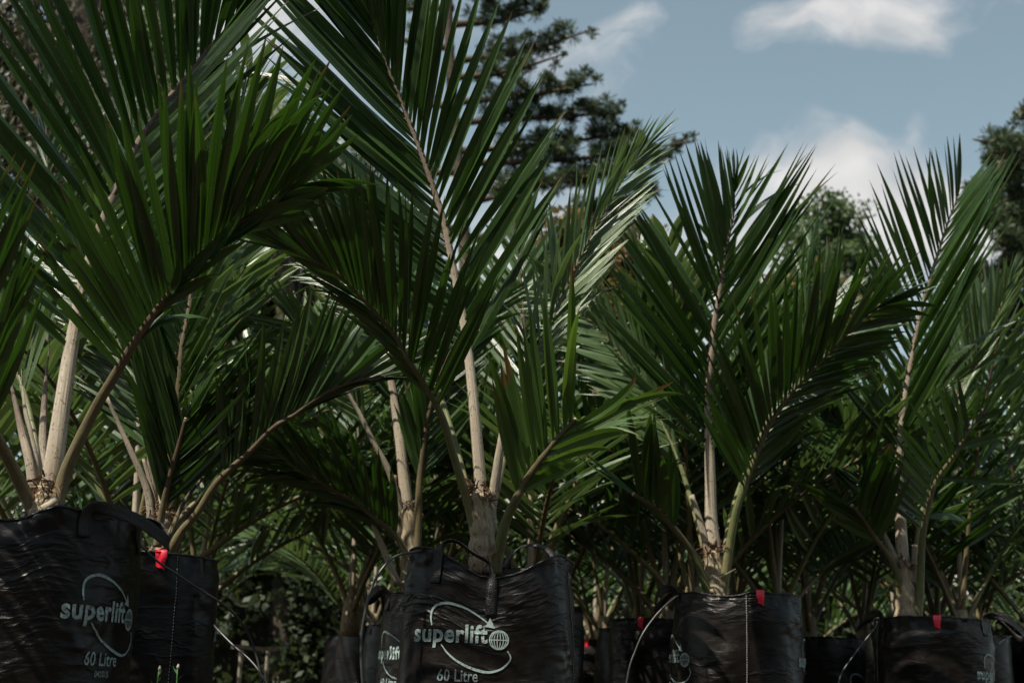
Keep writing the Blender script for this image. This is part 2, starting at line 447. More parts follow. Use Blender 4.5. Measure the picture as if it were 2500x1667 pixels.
def foliage_mat(name, dark, light, trans, tw=0.3, rough=0.5, scale=1.2):
    m, N, L = new_mat(name)
    out = N('ShaderNodeOutputMaterial'); bs = N('ShaderNodeBsdfPrincipled')
    geo = N('ShaderNodeNewGeometry'); tc = N('ShaderNodeTexCoord')
    n = N('ShaderNodeTexNoise'); n.inputs['Scale'].default_value = scale; n.inputs['Detail'].default_value = 4; L(tc.outputs['Object'], n.inputs['Vector'])
    ad = N('ShaderNodeMath'); ad.operation = 'MULTIPLY_ADD'; L(geo.outputs['Random Per Island'], ad.inputs[0]); ad.inputs[1].default_value = 0.45
    L(n.outputs['Fac'], ad.inputs[2])
    cr = ramp(N, [(0.4, dark), (1.0, light)]); L(ad.outputs[0], cr.inputs[0])
    L(cr.outputs[0], bs.inputs['Base Color']); bs.inputs['Roughness'].default_value = rough; bs.inputs['Specular IOR Level'].default_value = 0.35
    tr = N('ShaderNodeBsdfTranslucent'); tr.inputs['Color'].default_value = (*trans, 1)
    ms = N('ShaderNodeMixShader'); ms.inputs[0].default_value = tw
    L(bs.outputs[0], ms.inputs[1]); L(tr.outputs[0], ms.inputs[2]); L(ms.outputs[0], out.inputs['Surface'])
    return m
PINE_N = foliage_mat('pine_needles', (0.022, 0.038, 0.015), (0.062, 0.085, 0.034), (0.05, 0.09, 0.025), 0.18)
BROAD = foliage_mat('broadleaf_green', (0.04, 0.07, 0.03), (0.12, 0.16, 0.07), (0.09, 0.16, 0.04), 0.28, 0.45)
WEEP = foliage_mat('weeping_dark', (0.03, 0.032, 0.018), (0.10, 0.10, 0.06), (0.09, 0.10, 0.04), 0.2, 0.5)
PALE = foliage_mat('pale_foliage', (0.12, 0.14, 0.08), (0.26, 0.29, 0.18), (0.2, 0.26, 0.12), 0.3, 0.5)
RUSSET = foliage_mat('russet_foliage', (0.05, 0.055, 0.025), (0.17, 0.12, 0.045), (0.2, 0.14, 0.04), 0.3, 0.5, 2.2)
HEDGE = foliage_mat('hedge_foliage', (0.010, 0.018, 0.008), (0.035, 0.05, 0.02), (0.06, 0.09, 0.02), 0.2, 0.5, 0.9)
BARK = plain('tree_bark', (0.065, 0.05, 0.038), 0.9, 0.2, 0.02, 0.4, 9)
CORE = plain('hedge_block_core', (0.02, 0.02, 0.012), 0.95, 0.1, 0.05, 0.5, 3)  # dark colour of the solid core added inside the hedges

# ------------------------------------------------------------------ ground
def ground():
    n = 60
    xs = np.sign(np.linspace(-1, 1, n)) * (np.abs(np.linspace(-1, 1, n)) ** 2.2) * 300
    verts = []
    for y in xs:
        for x in xs:
            near = math.hypot(x, y)
            z = 0.02 * mnoise.noise(Vector((x * 0.8, y * 0.8, 0))) if near < 20 else 0.0
            verts.append((x, y + 40, z - 0.02))
    faces = [(j * n + i, j * n + i + 1, (j + 1) * n + i + 1, (j + 1) * n + i) for j in range(n - 1) for i in range(n - 1)]
    o = mesh_obj('ground', verts, faces, GROUND)
    o['kind'] = 'structure'
ground()

# ------------------------------------------------------------------ leaflets
LEAFLETS = {}
def leaflet_arrays(bend, side, segs=9, blunt=0.0):
    """Unit leaflet: length 1 along +Y, width 1 along X, folded along the midrib."""
    verts, uvs, faces = [], [], []
    for i in range(segs + 1):
        v = i / segs
        w = 0.30 + 0.70 * min(1, v / 0.30) ** 0.7 if v < 0.30 else 1.0
        if v > 0.5:
            q = (v - 0.5) / 0.5
            w = (1 - q ** 1.55) * (1 - blunt) + blunt * (1.0 if q < 0.9 else (1 - q) * 8 + 0.2)
        w = max(w, 0.012) * 0.5
        ang = bend * v * 1.6
        y = (math.sin(ang) / (bend * 1.6)) if abs(bend) > 1e-3 else v
        z = -(1 - math.cos(ang)) / (bend * 1.6) if abs(bend) > 1e-3 else 0.0
        x = side * 0.5 * v * v
        fold = 0.022 * w * 2 * (1 - 0.5 * v)
        verts += [(x - w, y, z - fold), (x, y, z), (x, y, z), (x + w, y, z - fold)]     # crisp midrib
        uvs += [(0, v), (0.5, v), (0.5, v), (1, v)]
    for i in range(segs):
        a = i * 4
        faces += [(a, a + 1, a + 5, a + 4), (a + 2, a + 3, a + 7, a + 6)]
    return np.array(verts, dtype=np.float32), faces, np.array(uvs, dtype=np.float32)

BENDS = [0.0, 0.10, 0.22, 0.38, 0.60, 0.95]
SIDES = [-0.6, 0.0, 0.6]
def leaflet_mesh(bi, si, mat):
    key = (bi, si, mat.name)
    if key not in LEAFLETS:
        v, f, uv = leaflet_arrays(BENDS[bi], SIDES[si])
        me = bpy.data.meshes.new('leaflet')
        me.from_pydata(v.tolist(), [], f)
        me.polygons.foreach_set('use_smooth', [True] * len(f))
        ul = me.uv_layers.new(name='UVMap')
        idx = np.empty(len(me.loops), dtype=np.int32); me.loops.foreach_get('vertex_index', idx)
        ul.data.foreach_set('uv', uv[idx].ravel())
        me.materials.append(mat); me.update()
        LEAFLETS[key] = me
    return LEAFLETS[key]
FAR_T = [leaflet_arrays(b, 0.0, 5) for b in BENDS]

def leaflet_matrix(pos, D, Wd, length, width, twist):
    D = D.normalized()
    Wd = Wd - D * Wd.dot(D)
    if Wd.length < 1e-4: Wd = D.orthogonal()
    Wd.normalize()
    Wd = Matrix.Rotation(twist, 3, D) @ Wd
    Nn = Wd.cross(D)
    if Nn.z < 0:
        Wd = -Wd; Nn = -Nn
    M = Matrix.Identity(4)
    M.col[0].xyz = Wd * width; M.col[1].xyz = D * length; M.col[2].xyz = Nn * length
    M.translation = pos
    return M

def interp(tab, t):
    if t <= tab[0][0]: return tab[0][1:]
    for a, b in zip(tab, tab[1:]):
        if t <= b[0]:
            k = (t - a[0]) / (b[0] - a[0])
            return tuple(x + (y - x) * k for x, y in zip(a[1:], b[1:]))
    return tab[-1][1:]

def bend_index(b):
    return min(range(len(BENDS)), key=lambda i: abs(BENDS[i] - b))

def add_leaflets(frond, items, mat, joined):
    """items: list of (matrix, bend). One object each, or one joined mesh."""
    if not items: return
    if not joined:
        for M, b in items:
            o = bpy.data.objects.new('leaflet', leaflet_mesh(bend_index(b), random.randrange(3), mat))
            o.matrix_basis = M
            link(o, frond)
        return
    V, F, U = [], [], []
    off = 0
    for M, b in items:
        v, f, uv = FAR_T[bend_index(b)]
        m = np.array(M)
        V.append(v @ m[:3, :3].T + m[:3, 3]); U.append(uv)
        F += [tuple(i + off for i in q) for q in f]
        off += len(v)
    o = mesh_obj('leaflets', np.concatenate(V), F, mat, frond, True, np.concatenate(U))
    o['kind'] = 'stuff'

# frond set by hand: its rachis points (photo position and distance), leaflets on two sides
def frond(palm, Y, pts, r0, r1, stem, leafmat, t0=0.3, t1=1.0, n=24, a=None, b=None, tilt=(0, 0), width=0.034,
          bend=0.12, jit=4.0, cut=False, seed=0, twist=(0, 0), sheath=1.0, joined=False, bendb=None):
    rnd = random.Random(seed)
    base = palm.location
    wp = [P(x, y, Y + dy) for (x, y, dy) in pts]
    path, total = catmull(wp, 40)
    radii = []
    for i in range(40):
        t = i / 39
        r = r0 + (r1 - r0) * t ** 0.8
        if t < 0.12: r *= 1 + (sheath - 1) * (1 - t / 0.12)
        radii.append(r)
    v, f, uv = tube_arrays([p - base for p in path], radii, 9, 0.85)
    fr = mesh_obj('frond', v, f, stem, palm, True, uv)
    if cut:
        T = (path[-1] - path[-2]).normalized()
        e = path[-1] - base
        cv, cf, cuv = tube_arrays([e, e + T * 0.004], [r1 * 1.02, r1 * 0.9], 9, 0.85)
        mesh_obj('cut_end', cv, cf, CUT, fr)
    items = []
    for side, tab, tl, tw, bd in (('a', a, tilt[0], twist[0], bend), ('b', b, tilt[1], twist[1], bendb if bendb is not None else bend)):
        if not tab: continue
        nn = tab[0][3] if len(tab[0]) > 3 else n
        few = nn < 12
        if not few: nn = int(nn * 1.7)
        tab3 = [q[:3] for q in tab]
        for i in range(nn):
            t = t0 + (t1 - t0) * (i + 0.5 + rnd.uniform(-0.22, 0.22)) / nn
            k = min(38, max(1, int(t * 39)))
            fr_ = t * 39 - k
            pos = path[k].lerp(path[min(39, k + 1)], min(1, max(0, fr_)))
            T = (path[min(39, k + 1)] - path[k - 1]).normalized()
            ang, ln = interp(tab3, t)
            ang += rnd.gauss(0, jit * 0.5)
            s = Y / F_PX
            D = CR * math.cos(R_(ang)) + CU * math.sin(R_(ang)) + CF * (tl + rnd.gauss(0, 0.07))
            D.normalize()
            length = ln * s * rnd.uniform(0.93, 1.06) * math.sqrt(1 + 0.5 * tl * tl)
            wd = width * (0.90 if few else 0.74) * rnd.uniform(0.80, 1.12) * (0.82 if t > 0.9 else 1.0)
            if rnd.random() < 0.05: wd *= 0.55
            bdv = max(0, bd * rnd.uniform(0.4, 1.7))
            if rnd.random() < 0.07: bdv += rnd.choice((0.25, 0.5))
            M = leaflet_matrix(pos - base + D * radii[k] * 0.4, D, T, length, wd, R_(tw + rnd.gauss(0, 13)))
            items.append((M, bdv))
    add_leaflets(fr, items, leafmat, joined)
    return fr

def stem(palm, Y, pts, r0, r1, mat, name='petiole', pointed=False, sides=9, n=16, sheath=1.0):
    base = palm.location
    path, _ = catmull([P(x, y, Y + d) - base for (x, y, d) in pts], n)
    rad = [(r0 + (r1 - r0) * (i / (n - 1))) * (1 + (sheath - 1) * max(0, 1 - i / (n * 0.25))) for i in range(n)]
    if pointed:
        for i in range(n):
            q = i / (n - 1)
            if q > 0.45: rad[i] *= max(0.06, 1 - ((q - 0.45) / 0.55) ** 1.4)
    v, f, uv = tube_arrays(path, rad, sides, 0.8)
    return mesh_obj(name, v, f, mat, palm, True, uv)

def fibres(parent, c, r, h, n, seed, length=0.035):
    """Loose brown fibre and torn sheath around a trunk, c local."""
    rnd = random.Random(seed)
    V, F = [], []
    for i in range(n):
        a = rnd.uniform(0, 2 * math.pi)
        z = rnd.uniform(-h, h)
        p = Vector((c[0] + math.cos(a) * r, c[1] + math.sin(a) * r, c[2] + z))
        d = Vector((math.cos(a) * 0.6 + rnd.gauss(0, 0.6), math.sin(a) * 0.6 + rnd.gauss(0, 0.6), rnd.gauss(0.1, 0.8))).normalized()
        ln = length * rnd.uniform(0.3, 1.6)
        side = d.cross(Vector((rnd.gauss(0, 1), rnd.gauss(0, 1), rnd.gauss(0, 1)))).normalized()
        w = rnd.uniform(0.0006, 0.0032)
        mid = p + d * ln * 0.5 + side * ln * 0.12
        tip = p + d * ln + Vector((0, 0, -ln * 0.35))
        o = len(V)
        V += [p - side * w, p + side * w, mid + side * w * 0.8, mid - side * w * 0.8, tip]
        F += [(o, o + 1, o + 2, o + 3), (o + 3, o + 2, o + 4)]
    return mesh_obj('fibre', V, F, FIBRE, parent, False)

def trunk(palm, Y, pts, r0, r1, seed=0, fib=60):
    base = palm.location
    path, _ = catmull([P(x, y, Y + d) - base for (x, y, d) in pts], 18)
    rad = [r0 + (r1 - r0) * (i / 17) + 0.0025 * math.sin(i * 1.9 + seed) for i in range(18)]
    v, f, uv = tube_arrays(path, rad, 16, 1.0, True, seed, 0.10)
    t = mesh_obj('trunk', v, f, TRUNK, palm, True, uv)
    top = path[-1]
    if fib: fibres(t, top, r1 * 0.97, 0.022, int(fib * 1.6), seed + 1); fibres(t, path[2], r0, 0.02, fib // 2, seed + 2)
    return t

# ------------------------------------------------------------------ planter bags
def smooth01(x):
    x = min(1, max(0, x)); return x * x * (3 - 2 * x)

class Bag:
    def __init__(s, label, cx, rimy, Y, R=0.21, p=2.2, prot=0.0, seed=0, dips=(), logos=(), seam=None, tagth=None,
                 handles=(), res=(128, 56), group='black planter bags', logo_z=0.0, date='042015', lean=(0, 0), hem=True, edge=False):
        s.Y, s.R, s.p, s.prot, s.seed, s.dips = Y, R, p, prot, seed, dips
        s.H = P(cx, rimy, Y - R).z
        s.c = Vector((P(cx, rimy, Y).x, Y, 0.0))
        s.lean = lean
        s.vo = math.atan2(-s.c.x, Y)
        s.root = thing('planter_bag', label, 'planter bag', s.c, group)
        nt_, nz = res
        verts, uvs, faces = [], [], []
        for j in range(nz + 1):
            q = (j / nz) ** 0.85
            for i in range(nt_):
                th = -math.pi + 2 * math.pi * i / nt_
                verts.append(s.pt(th, q * s.rim(th))); uvs.append((th * R, q * s.H))
        for j in range(nz):
            for i in range(nt_):
                a = j * nt_ + i; b = j * nt_ + (i + 1) % nt_
                faces.append((a, b, b + nt_, a + nt_))
        # inner wall below the rim
        prev = nz * nt_
        for k, dz in enumerate((0.002, 0.03, 0.075)):
            start = len(verts)
            for i in range(nt_):
                th = -math.pi + 2 * math.pi * i / nt_
                z = s.rim(th) - dz
                pnt = s.pt(th, z, -0.0035 if k == 0 else -0.006)
                verts.append(pnt); uvs.append((th * R + 3, z))
            for i in range(nt_):
                a = prev + i; b = prev + (i + 1) % nt_
                c_ = start + (i + 1) % nt_; d_ = start + i
                faces.append((a, b, c_, d_))
            prev = start
        # UV seam: duplicate not needed, noise is only fine relief
        s.body = mesh_obj('bag_body', verts, faces, BAG, s.root, True, uvs)
        # soil
        sv, sf = [(0, 0, s.H - 0.05)], []
        rings = 6
        for k in range(1, rings + 1):
            for i in range(40):
                th = -math.pi + 2 * math.pi * i / 40
                e = s.pt(th, s.H - 0.06, -0.008) * (k / rings)
                sv.append((e.x, e.y, s.H - 0.055 + 0.008 * mnoise.noise(Vector((e.x * 30, e.y * 30, seed)))))
        for i in range(40):
            sf.append((0, 1 + i, 1 + (i + 1) % 40))
        for k in range(rings - 1):
            for i in range(40):
                a = 1 + k * 40 + i; b = 1 + k * 40 + (i + 1) % 40
                sf.append((a, a + 40, b + 40, b))
        mesh_obj('soil', sv, sf, SOIL, s.root)
        if hem:
            path = [s.pt(-math.pi + 2 * math.pi * i / 96, s.rim(-math.pi + 2 * math.pi * i / 96) - 0.003, 0.001) for i in range(97)]
            v, f, uv = tube_arrays(path, [0.0028] * 97, 5, 1.0, False)
            mesh_obj('hem', v, f, STRAP, s.root, True, uv)
        for th in logos:
            s.logo(th, 0.252 + logo_z, date)
        if seam is not None: s.stitch(seam)
        if tagth is not None: s.tag(tagth)
        for h in handles: s.handle(h, edge=edge)

    def rim(s, th):
        z = s.H + 0.004 * mnoise.noise(Vector((math.sin(th) * 2.2, math.cos(th) * 2.2, s.seed * 3.1)))
        z += 0.0022 * mnoise.noise(Vector((math.sin(th) * 9, math.cos(th) * 9, s.seed)))
        for (t, amt, w) in s.dips:
            d = (th - R_(t) + math.pi) % (2 * math.pi) - math.pi
            z += amt * math.exp(-(d / R_(w)) ** 2)
        return z

    def pt(s, th, z, off=0.0):
        a = th - s.prot
        thw = th + s.vo
        shape = 1.0 / ((abs(math.cos(a)) ** s.p + abs(math.sin(a)) ** s.p) ** (1 / s.p))
        q = z / s.H
        r = s.R * shape * (0.965 + 0.035 * math.sin(min(1, q) * math.pi))
        sn, cs = math.sin(thw), math.cos(thw)
        sd_ = s.seed * 7.3
        # crumpled skin: long horizontal creases, broad dents, crinkles near the free rim
        amp = 0.12 + 1.5 * smooth01(0.3 + 1.7 * mnoise.noise(Vector((sn * 2.6 + sd_, cs * 2.6, z * 7))))
        r += 0.0030 * amp * mnoise.noise(Vector((sn * 5.4, cs * 5.4 + sd_, z * 24 + 5 * sn + 3 * mnoise.noise(Vector((sn * 3, cs * 3, z * 4))))))
        r += 0.0016 * amp * amp * mnoise.noise(Vector((sn * 6.0, cs * 6.0 + sd_, z * 90)))
        r += 0.008 * mnoise.noise(Vector((sn * 2.3 + sd_, cs * 2.3, z * 6)))
        k = smooth01((q - 0.82) / 0.16)
        r += k * (0.010 * mnoise.noise(Vector((sn * 5 + sd_, cs * 5, z * 14))) + 0.005 * mnoise.noise(Vector((sn * 14 + sd_, cs * 14, z * 40))) - 0.006)
        r += off
        return Vector((r * sn + s.lean[0] * z, -r * cs + s.lean[1] * z, z))

    def normal(s, th, z):
        e = 0.01
        a = s.pt(th + e, z) - s.pt(th - e, z); b = s.pt(th, z + 0.004) - s.pt(th, z - 0.004)
        return a.cross(b).normalized()

    def wrap(s, name, verts2, faces, th0, z0, off=0.0022, mat=None):
        """Lay flat print (metres) on the bag wall around (th0, z0)."""
        bm = bmesh.new()
        vs_ = [bm.verts.new((x, y, 0)) for x, y in verts2]
        for f in faces:
            try: bm.faces.new([vs_[i] for i in f])
            except ValueError: pass
        bmesh.ops.triangulate(bm, faces=bm.faces[:])
        for _ in range(3):
            ed = [e for e in bm.edges if e.calc_length() > 0.008]
            if not ed: break
            bmesh.ops.subdivide_edges(bm, edges=ed, cuts=1, use_grid_fill=False)
            bmesh.ops.triangulate(bm, faces=[f for f in bm.faces if len(f.verts) > 3])
        bm.verts.ensure_lookup_table()
        uv = [(v.co.x + th0, v.co.y + z0) for v in bm.verts]
        out = []
        for v in bm.verts:
            th = th0 + v.co.x / s.R; z = z0 + v.co.y
            out.append(s.pt(th, z, off))
        fs = [tuple(v.index for v in f.verts) for f in bm.faces]
        bm.verts.index_update()
        fs = [tuple(v.index for v in f.verts) for f in bm.faces]
        bm.free()
        return mesh_obj(name, out, fs, mat or PRINT, s.body, True, uv)

    def logo(s, thdeg, z0, date):
        th = R_(thdeg)
        s.wrap('brand_lettering', *TXT['superlift'], th, z0)
        s.wrap('capacity_lettering', *TXT['60 Litre'], th + 0.004 / s.R, z0 - 0.087)
        s.wrap('date_lettering', *TXT[date], th + 0.006 / s.R, z0 - 0.109)
        s.wrap('swoosh_arrow', *SWOOSH_A, th, z0)
        s.wrap('swoosh_arc', *SWOOSH_B, th, z0)
        s.wrap('globe_emblem', *GLOBE, th, z0)

    def stitch(s, thdeg):
        th = R_(thdeg)
        V, F = [], []
        z = 0.02
        while z < s.rim(th) - 0.004:
            for dx, zz in ((0, z),):
                a = [s.pt(th + (dx - 0.0011) / s.R, zz, 0.0018), s.pt(th + (dx + 0.0011) / s.R, zz, 0.0018),
                     s.pt(th + (dx + 0.0011) / s.R, zz + 0.0042, 0.0018), s.pt(th + (dx - 0.0011) / s.R, zz + 0.0042, 0.0018),
                     s.pt(th + dx / s.R, zz + 0.0021, 0.0034)]
                o = len(V); V += a
                F += [(o, o + 1, o + 4), (o + 1, o + 2, o + 4), (o + 2, o + 3, o + 4), (o + 3, o, o + 4)]
            z += 0.0075
        mesh_obj('stitching', V, F, THREAD, s.body, False)
        # overlapped cloth edge beside the seam
        path = [s.pt(th + 0.004 / s.R, 0.01 + (s.rim(th) - 0.012) * i / 40, 0.0008) for i in range(41)]
        v, f, uv = tube_arrays(path, [0.0016] * 41, 5, 1.0)
        mesh_obj('seam', v, f, BAG, s.body, True, uv)

    def tag(s, thdeg, w=0.027, h=0.040):
        th = R_(thdeg); zr = s.rim(th)
        rnd = random.Random(s.seed)
        V, F = [], []
        rows = [(0.006, -0.012), (0.004, 0.003), (0.0055, -0.0)]
        prof = [(-0.007, -0.012), (-0.006, 0.001), (0.001, 0.004), (0.0055, 0.0), (0.006, -h * 0.35), (0.0085, -h * 0.7), (0.0075, -h)]
        for k, (off, dz) in enumerate(prof):
            for i in range(4):
                x = (i / 3 - 0.5) * w * (1 - 0.05 * k * (1 if k > 4 else 0))
                extra = 0.006 if (k == 6 and i == 3) else (-0.004 if (k == 6 and i == 0) else 0)
                p = s.pt(th + x / s.R, zr - 0.012, 0)
                n = Vector((math.sin(th + s.vo), -math.cos(th + s.vo), 0))
                V.append(p + n * (off + 0.0014 * math.sin(i * 2.1 + k * 1.7 + s.seed)) + Vector((0, 0, 0.012 + dz - extra)))
        nk = len(prof)
        for k in range(nk - 1):
            for i in range(3):
                a = k * 4 + i
                F.append((a, a + 1, a + 5, a + 4))
        o = mesh_obj('tag', V, F, RED, s.root, True)
        o['label'] = 'small red plastic tag folded over the rim'

    def handle(s, pts, width=0.026, th_=0.0022, edge=False):
        """pts: (theta deg, outward metres, height above rim)."""
        wp = []
        for (t, o, dz) in pts:
            tr = R_(t)
            zr = s.H if dz > 0.001 else s.rim(tr)
            p = s.pt(tr, min(zr + dz, s.rim(tr)), 0) if dz < 0 else s.pt(tr, s.rim(tr), 0)
            p = p + Vector((math.sin(tr + s.vo), -math.cos(tr + s.vo), 0)) * o
            if dz > 0: p.z = s.rim(tr) + dz
            wp.append(p)
        n = 46
        path, ln = catmull(wp, n)
        V, F, U = [], [], []
        prevW = None
        for i in range(n):
            T = (path[min(n - 1, i + 1)] - path[max(0, i - 1)]).normalized()
            rad = Vector((path[i].x, path[i].y, 0)).normalized()
            Wd = T.cross(rad)
            if edge:
                th_i = math.atan2(path[i].x, -path[i].y) - s.vo
                k_ = smooth01((path[i].z - s.rim(th_i) + 0.004) / 0.022)
                tz = Wd.normalized() if Wd.length > 0.2 else prevW
                if prevW is not None and tz.dot(prevW) < 0: tz = -tz
                Wd = tz * (1 - k_) + (rad + Vector((0, 0, 0.25))) * k_
            if Wd.length < 0.2: Wd = prevW or T.orthogonal()
            Wd.normalize()
            if prevW is not None:
                if Wd.dot(prevW) < 0: Wd = -Wd
                Wd = (Wd * 0.35 + prevW * 0.65); Wd = (Wd - T * Wd.dot(T)).normalized()
            prevW = Wd
            Nn = Wd.cross(T).normalized()
            curl = 0.004 * math.sin(math.pi * i / (n - 1))
            for k, (a, b) in enumerate(((-0.5, -1), (-0.17, -1), (0.17, -1), (0.5, -1), (0.5, 1), (0.17, 1), (-0.17, 1), (-0.5, 1))):
                c = -curl * (1 - (2 * abs(a)) ** 2)
                V.append(path[i] + Wd * (a * width) + Nn * (b * th_ * 0.5 + c)); U.append((a, ln * i / (n - 1)))
        for i in range(n - 1):
            for k in range(8):
                a = i * 8 + k; b = i * 8 + (k + 1) % 8
                F.append((a, b, b + 8, a + 8))
        F.append(tuple(range(8))[::-1]); F.append(tuple(range((n - 1) * 8, n * 8)))
        mesh_obj('handle', V, F, STRAP, s.root, True, U)

def text_flat(body, width, bold=0.0, cx=0.0, height=None):
    cu = bpy.data.curves.new('lettering', 'FONT')
    cu.body = body; cu.size = 1.0; cu.offset = bold; cu.resolution_u = 3
    cu.space_character = 1.0 + bold * 2.2
    ob = bpy.data.objects.new('lettering', cu)
    COL.objects.link(ob)
    dg = bpy.context.evaluated_depsgraph_get()
    me = bpy.data.meshes.new_from_object(ob.evaluated_get(dg))
    vs_ = np.array([v.co[:2] for v in me.vertices]); fs = [tuple(p.vertices) for p in me.polygons]
    bpy.data.objects.remove(ob); bpy.data.curves.remove(cu); bpy.data.meshes.remove(me)
    x0, x1 = vs_[:, 0].min(), vs_[:, 0].max()
    sx = width / (x1 - x0)
    sy = sx
    if height: sy = height / 0.72
    v2 = np.stack([(vs_[:, 0] - (x0 + x1) / 2) * sx + cx, vs_[:, 1] * sy], 1)
    return v2.tolist(), fs

TXT = {'superlift': text_flat('superlift', 0.166, 0.027, -0.016, 0.040),
       '60 Litre': text_flat('60 Litre', 0.088, 0.008, 0.0, 0.027),
       '042015': text_flat('042015', 0.036, 0.004, 0.0, 0.0125),
       '140913': text_flat('140913', 0.046, 0.004, 0.0, 0.0125)}

def ribbon2(pts, ws):
    p, _ = catmull([Vector((x, y, 0)) for x, y in pts], 40)
    V, F = [], []
    for i in range(40):
        T = (p[min(39, i + 1)] - p[max(0, i - 1)]).normalized()
        n = Vector((-T.y, T.x, 0))
        w = np.interp(i / 39, np.linspace(0, 1, len(ws)), ws) / 2
        V += [(p[i].x + n.x * w, p[i].y + n.y * w), (p[i].x - n.x * w, p[i].y - n.y * w)]
    for i in range(39):
        a = i * 2
        F.append((a, a + 1, a + 3, a + 2))
    return V, F
kz = 0.000263
def lz(x, y): return ((x - 960) * kz, (1205 - y) * kz)      # logo drawing units to metres
va, fa = ribbon2([lz(738, 1068), lz(728, 1000), lz(740, 930), lz(790, 888), lz(870, 877), (lz(1000, 912)), lz(1120, 975), lz(1215, 1040)],
                 [0.003, 0.0042, 0.0056, 0.006, 0.0052, 0.0042, 0.0036, 0.003])
o_ = len(va)
va += [lz(1228, 985), lz(1275, 1082), lz(1180, 1068), lz(1212, 1040)]
fa += [(o_, o_ + 1, o_ + 3), (o_ + 1, o_ + 2, o_ + 3)]
SWOOSH_A = (va, fa)
SWOOSH_B = ribbon2([lz(825, 1230), lz(880, 1300), lz(960, 1365), lz(1080, 1422), lz(1220, 1452), lz(1330, 1425), lz(1400, 1360), lz(1412, 1315), lz(1385, 1268)],
                   [0.0022, 0.0036, 0.0046, 0.0056, 0.006, 0.005, 0.0042, 0.0034, 0.0022])
def globe_flat():
    cx, cy = lz(1310, 1178); r = 0.0205
    V, F = [], []
    def rib(pts, w):
        v, f = [], []
        n = len(pts)
        for i in range(n):
            a = Vector(pts[max(0, i - 1)]); b = Vector(pts[min(n - 1, i + 1)])
            T = (b - a).normalized(); nn = (-T.y, T.x)
            v += [(pts[i][0] + nn[0] * w / 2, pts[i][1] + nn[1] * w / 2), (pts[i][0] - nn[0] * w / 2, pts[i][1] - nn[1] * w / 2)]
        o = len(V); V.extend(v)
        for i in range(n - 1):
            F.append((o + 2 * i, o + 2 * i + 1, o + 2 * i + 3, o + 2 * i + 2))
    rib([(cx + r * math.cos(a), cy + r * math.sin(a)) for a in np.linspace(0, 2 * math.pi, 33)], 0.0030)
    for k in (-0.78, -0.5, -0.17, 0.17, 0.5, 0.78):
        rib([(cx + k * r * math.cos(a), cy + r * math.sin(a) * 0.96) for a in np.linspace(-math.pi / 2, math.pi / 2, 17)], 0.0019)
    rib([(cx - r, cy), (cx, cy), (cx + r, cy)], 0.0022)
    return V, F
GLOBE = globe_flat()

# ------------------------------------------------------------------ the front row of bags
bagA = Bag('large black printed planter bag at the left edge, nearest the camera', 103, 1230, 2.98, 0.212, 2.1, seed=1, tagth=None,
           dips=((-18, -0.030, 18), (6, 0.006, 9)), logos=(42, -138), seam=-60, logo_z=0.009, res=(150, 80),
           handles=([(24, 0.004, -0.055), (24, 0.006, -0.02), (26, 0.014, 0.003), (33, 0.038, 0.0015), (46, 0.062, -0.016), (60, 0.078, -0.045), (70, 0.074, -0.05), (77, 0.052, -0.012), (77, 0.020, 0.004), (76, 0.006, -0.02), (76, 0.004, -0.07)],))
bagB = Bag('black planter bag with red tag, half hidden behind the large left bag', 337, 1341, 3.6, 0.21, 2.2, seed=2, tagth=15,
           logos=(97, -81), seam=27, logo_z=0.0)
bagC = Bag('black printed planter bag peeking out left of the centre bag', 1085, 1444, 4.85, 0.21, 2.2, seed=3,
           logos=(-52, 128), handles=([(-62, 0.004, -0.06), (-62, 0.005, -0.01), (-66, 0.03, 0.012), (-74, 0.05, -0.0), (-88, 0.055, -0.025), (-98, 0.045, -0.02), (-105, 0.02, 0.006), (-106, 0.004, -0.06)],))
bagD = Bag('crumpled black printed planter bag in the centre with front handle standing up', 1200, 1347, 3.5, 0.205, 3.2, prot=R_(-6), seed=4,
           dips=((8, -0.050, 24), (-12, -0.018, 14), (-46, 0.012, 12), (50, 0.010, 18)), logos=(-19, 161), seam=68, date='140913', logo_z=0.010, res=(160, 90), edge=True,
           handles=([(-35, 0.003, -0.075), (-35, 0.004, -0.03), (-34, 0.005, 0.004), (-30, 0.004, 0.030), (-22, 0.0, 0.044), (-12, 0.0, 0.042), (-4, 0.002, 0.036), (0, 0.006, 0.024), (1, 0.006, -0.02), (1, 0.003, -0.09)],
                    [(168, 0.003, -0.06), (168, 0.004, 0.004), (162, 0.0, 0.040), (152, 0.0, 0.058), (140, 0.0, 0.052), (132, 0.0, 0.030), (130, 0.004, 0.002), (130, 0.003, -0.06)]))
bagE = Bag('black planter bag with red tag and white dashed seam, right of centre', 1800, 1440, 4.7, 0.21, 2.2, seed=5, tagth=20,
           dips=((-12, -0.014, 22), (12, 0.004, 8)), logos=(-74, 91), seam=8, logo_z=0.022,
           handles=([(-66, 0.004, -0.06), (-66, 0.006, 0.0), (-70, 0.03, 0.014), (-80, 0.06, -0.006), (-92, 0.07, -0.045), (-102, 0.06, -0.03), (-106, 0.02, 0.006), (-107, 0.004, -0.05)],))
bagF = Bag('black planter bag with red tag, rightmost in the front row', 2277, 1503, 5.3, 0.21, 2.2, seed=6, tagth=4,
           logos=(68, -112), seam=-67, logo_z=0.018,
           handles=([(60, 0.004, -0.06), (61, 0.006, 0.004), (64, 0.03, 0.012), (72, 0.075, -0.002), (82, 0.11, -0.05), (92, 0.09, -0.06), (98, 0.03, 0.002), (100, 0.004, -0.05)],
                    [(-58, 0.004, -0.04), (-58, 0.006, 0.008), (-66, 0.03, 0.012), (-78, 0.07, -0.010), (-92, 0.075, -0.035), (-102, 0.03, 0.004), (-104, 0.004, -0.05)]))
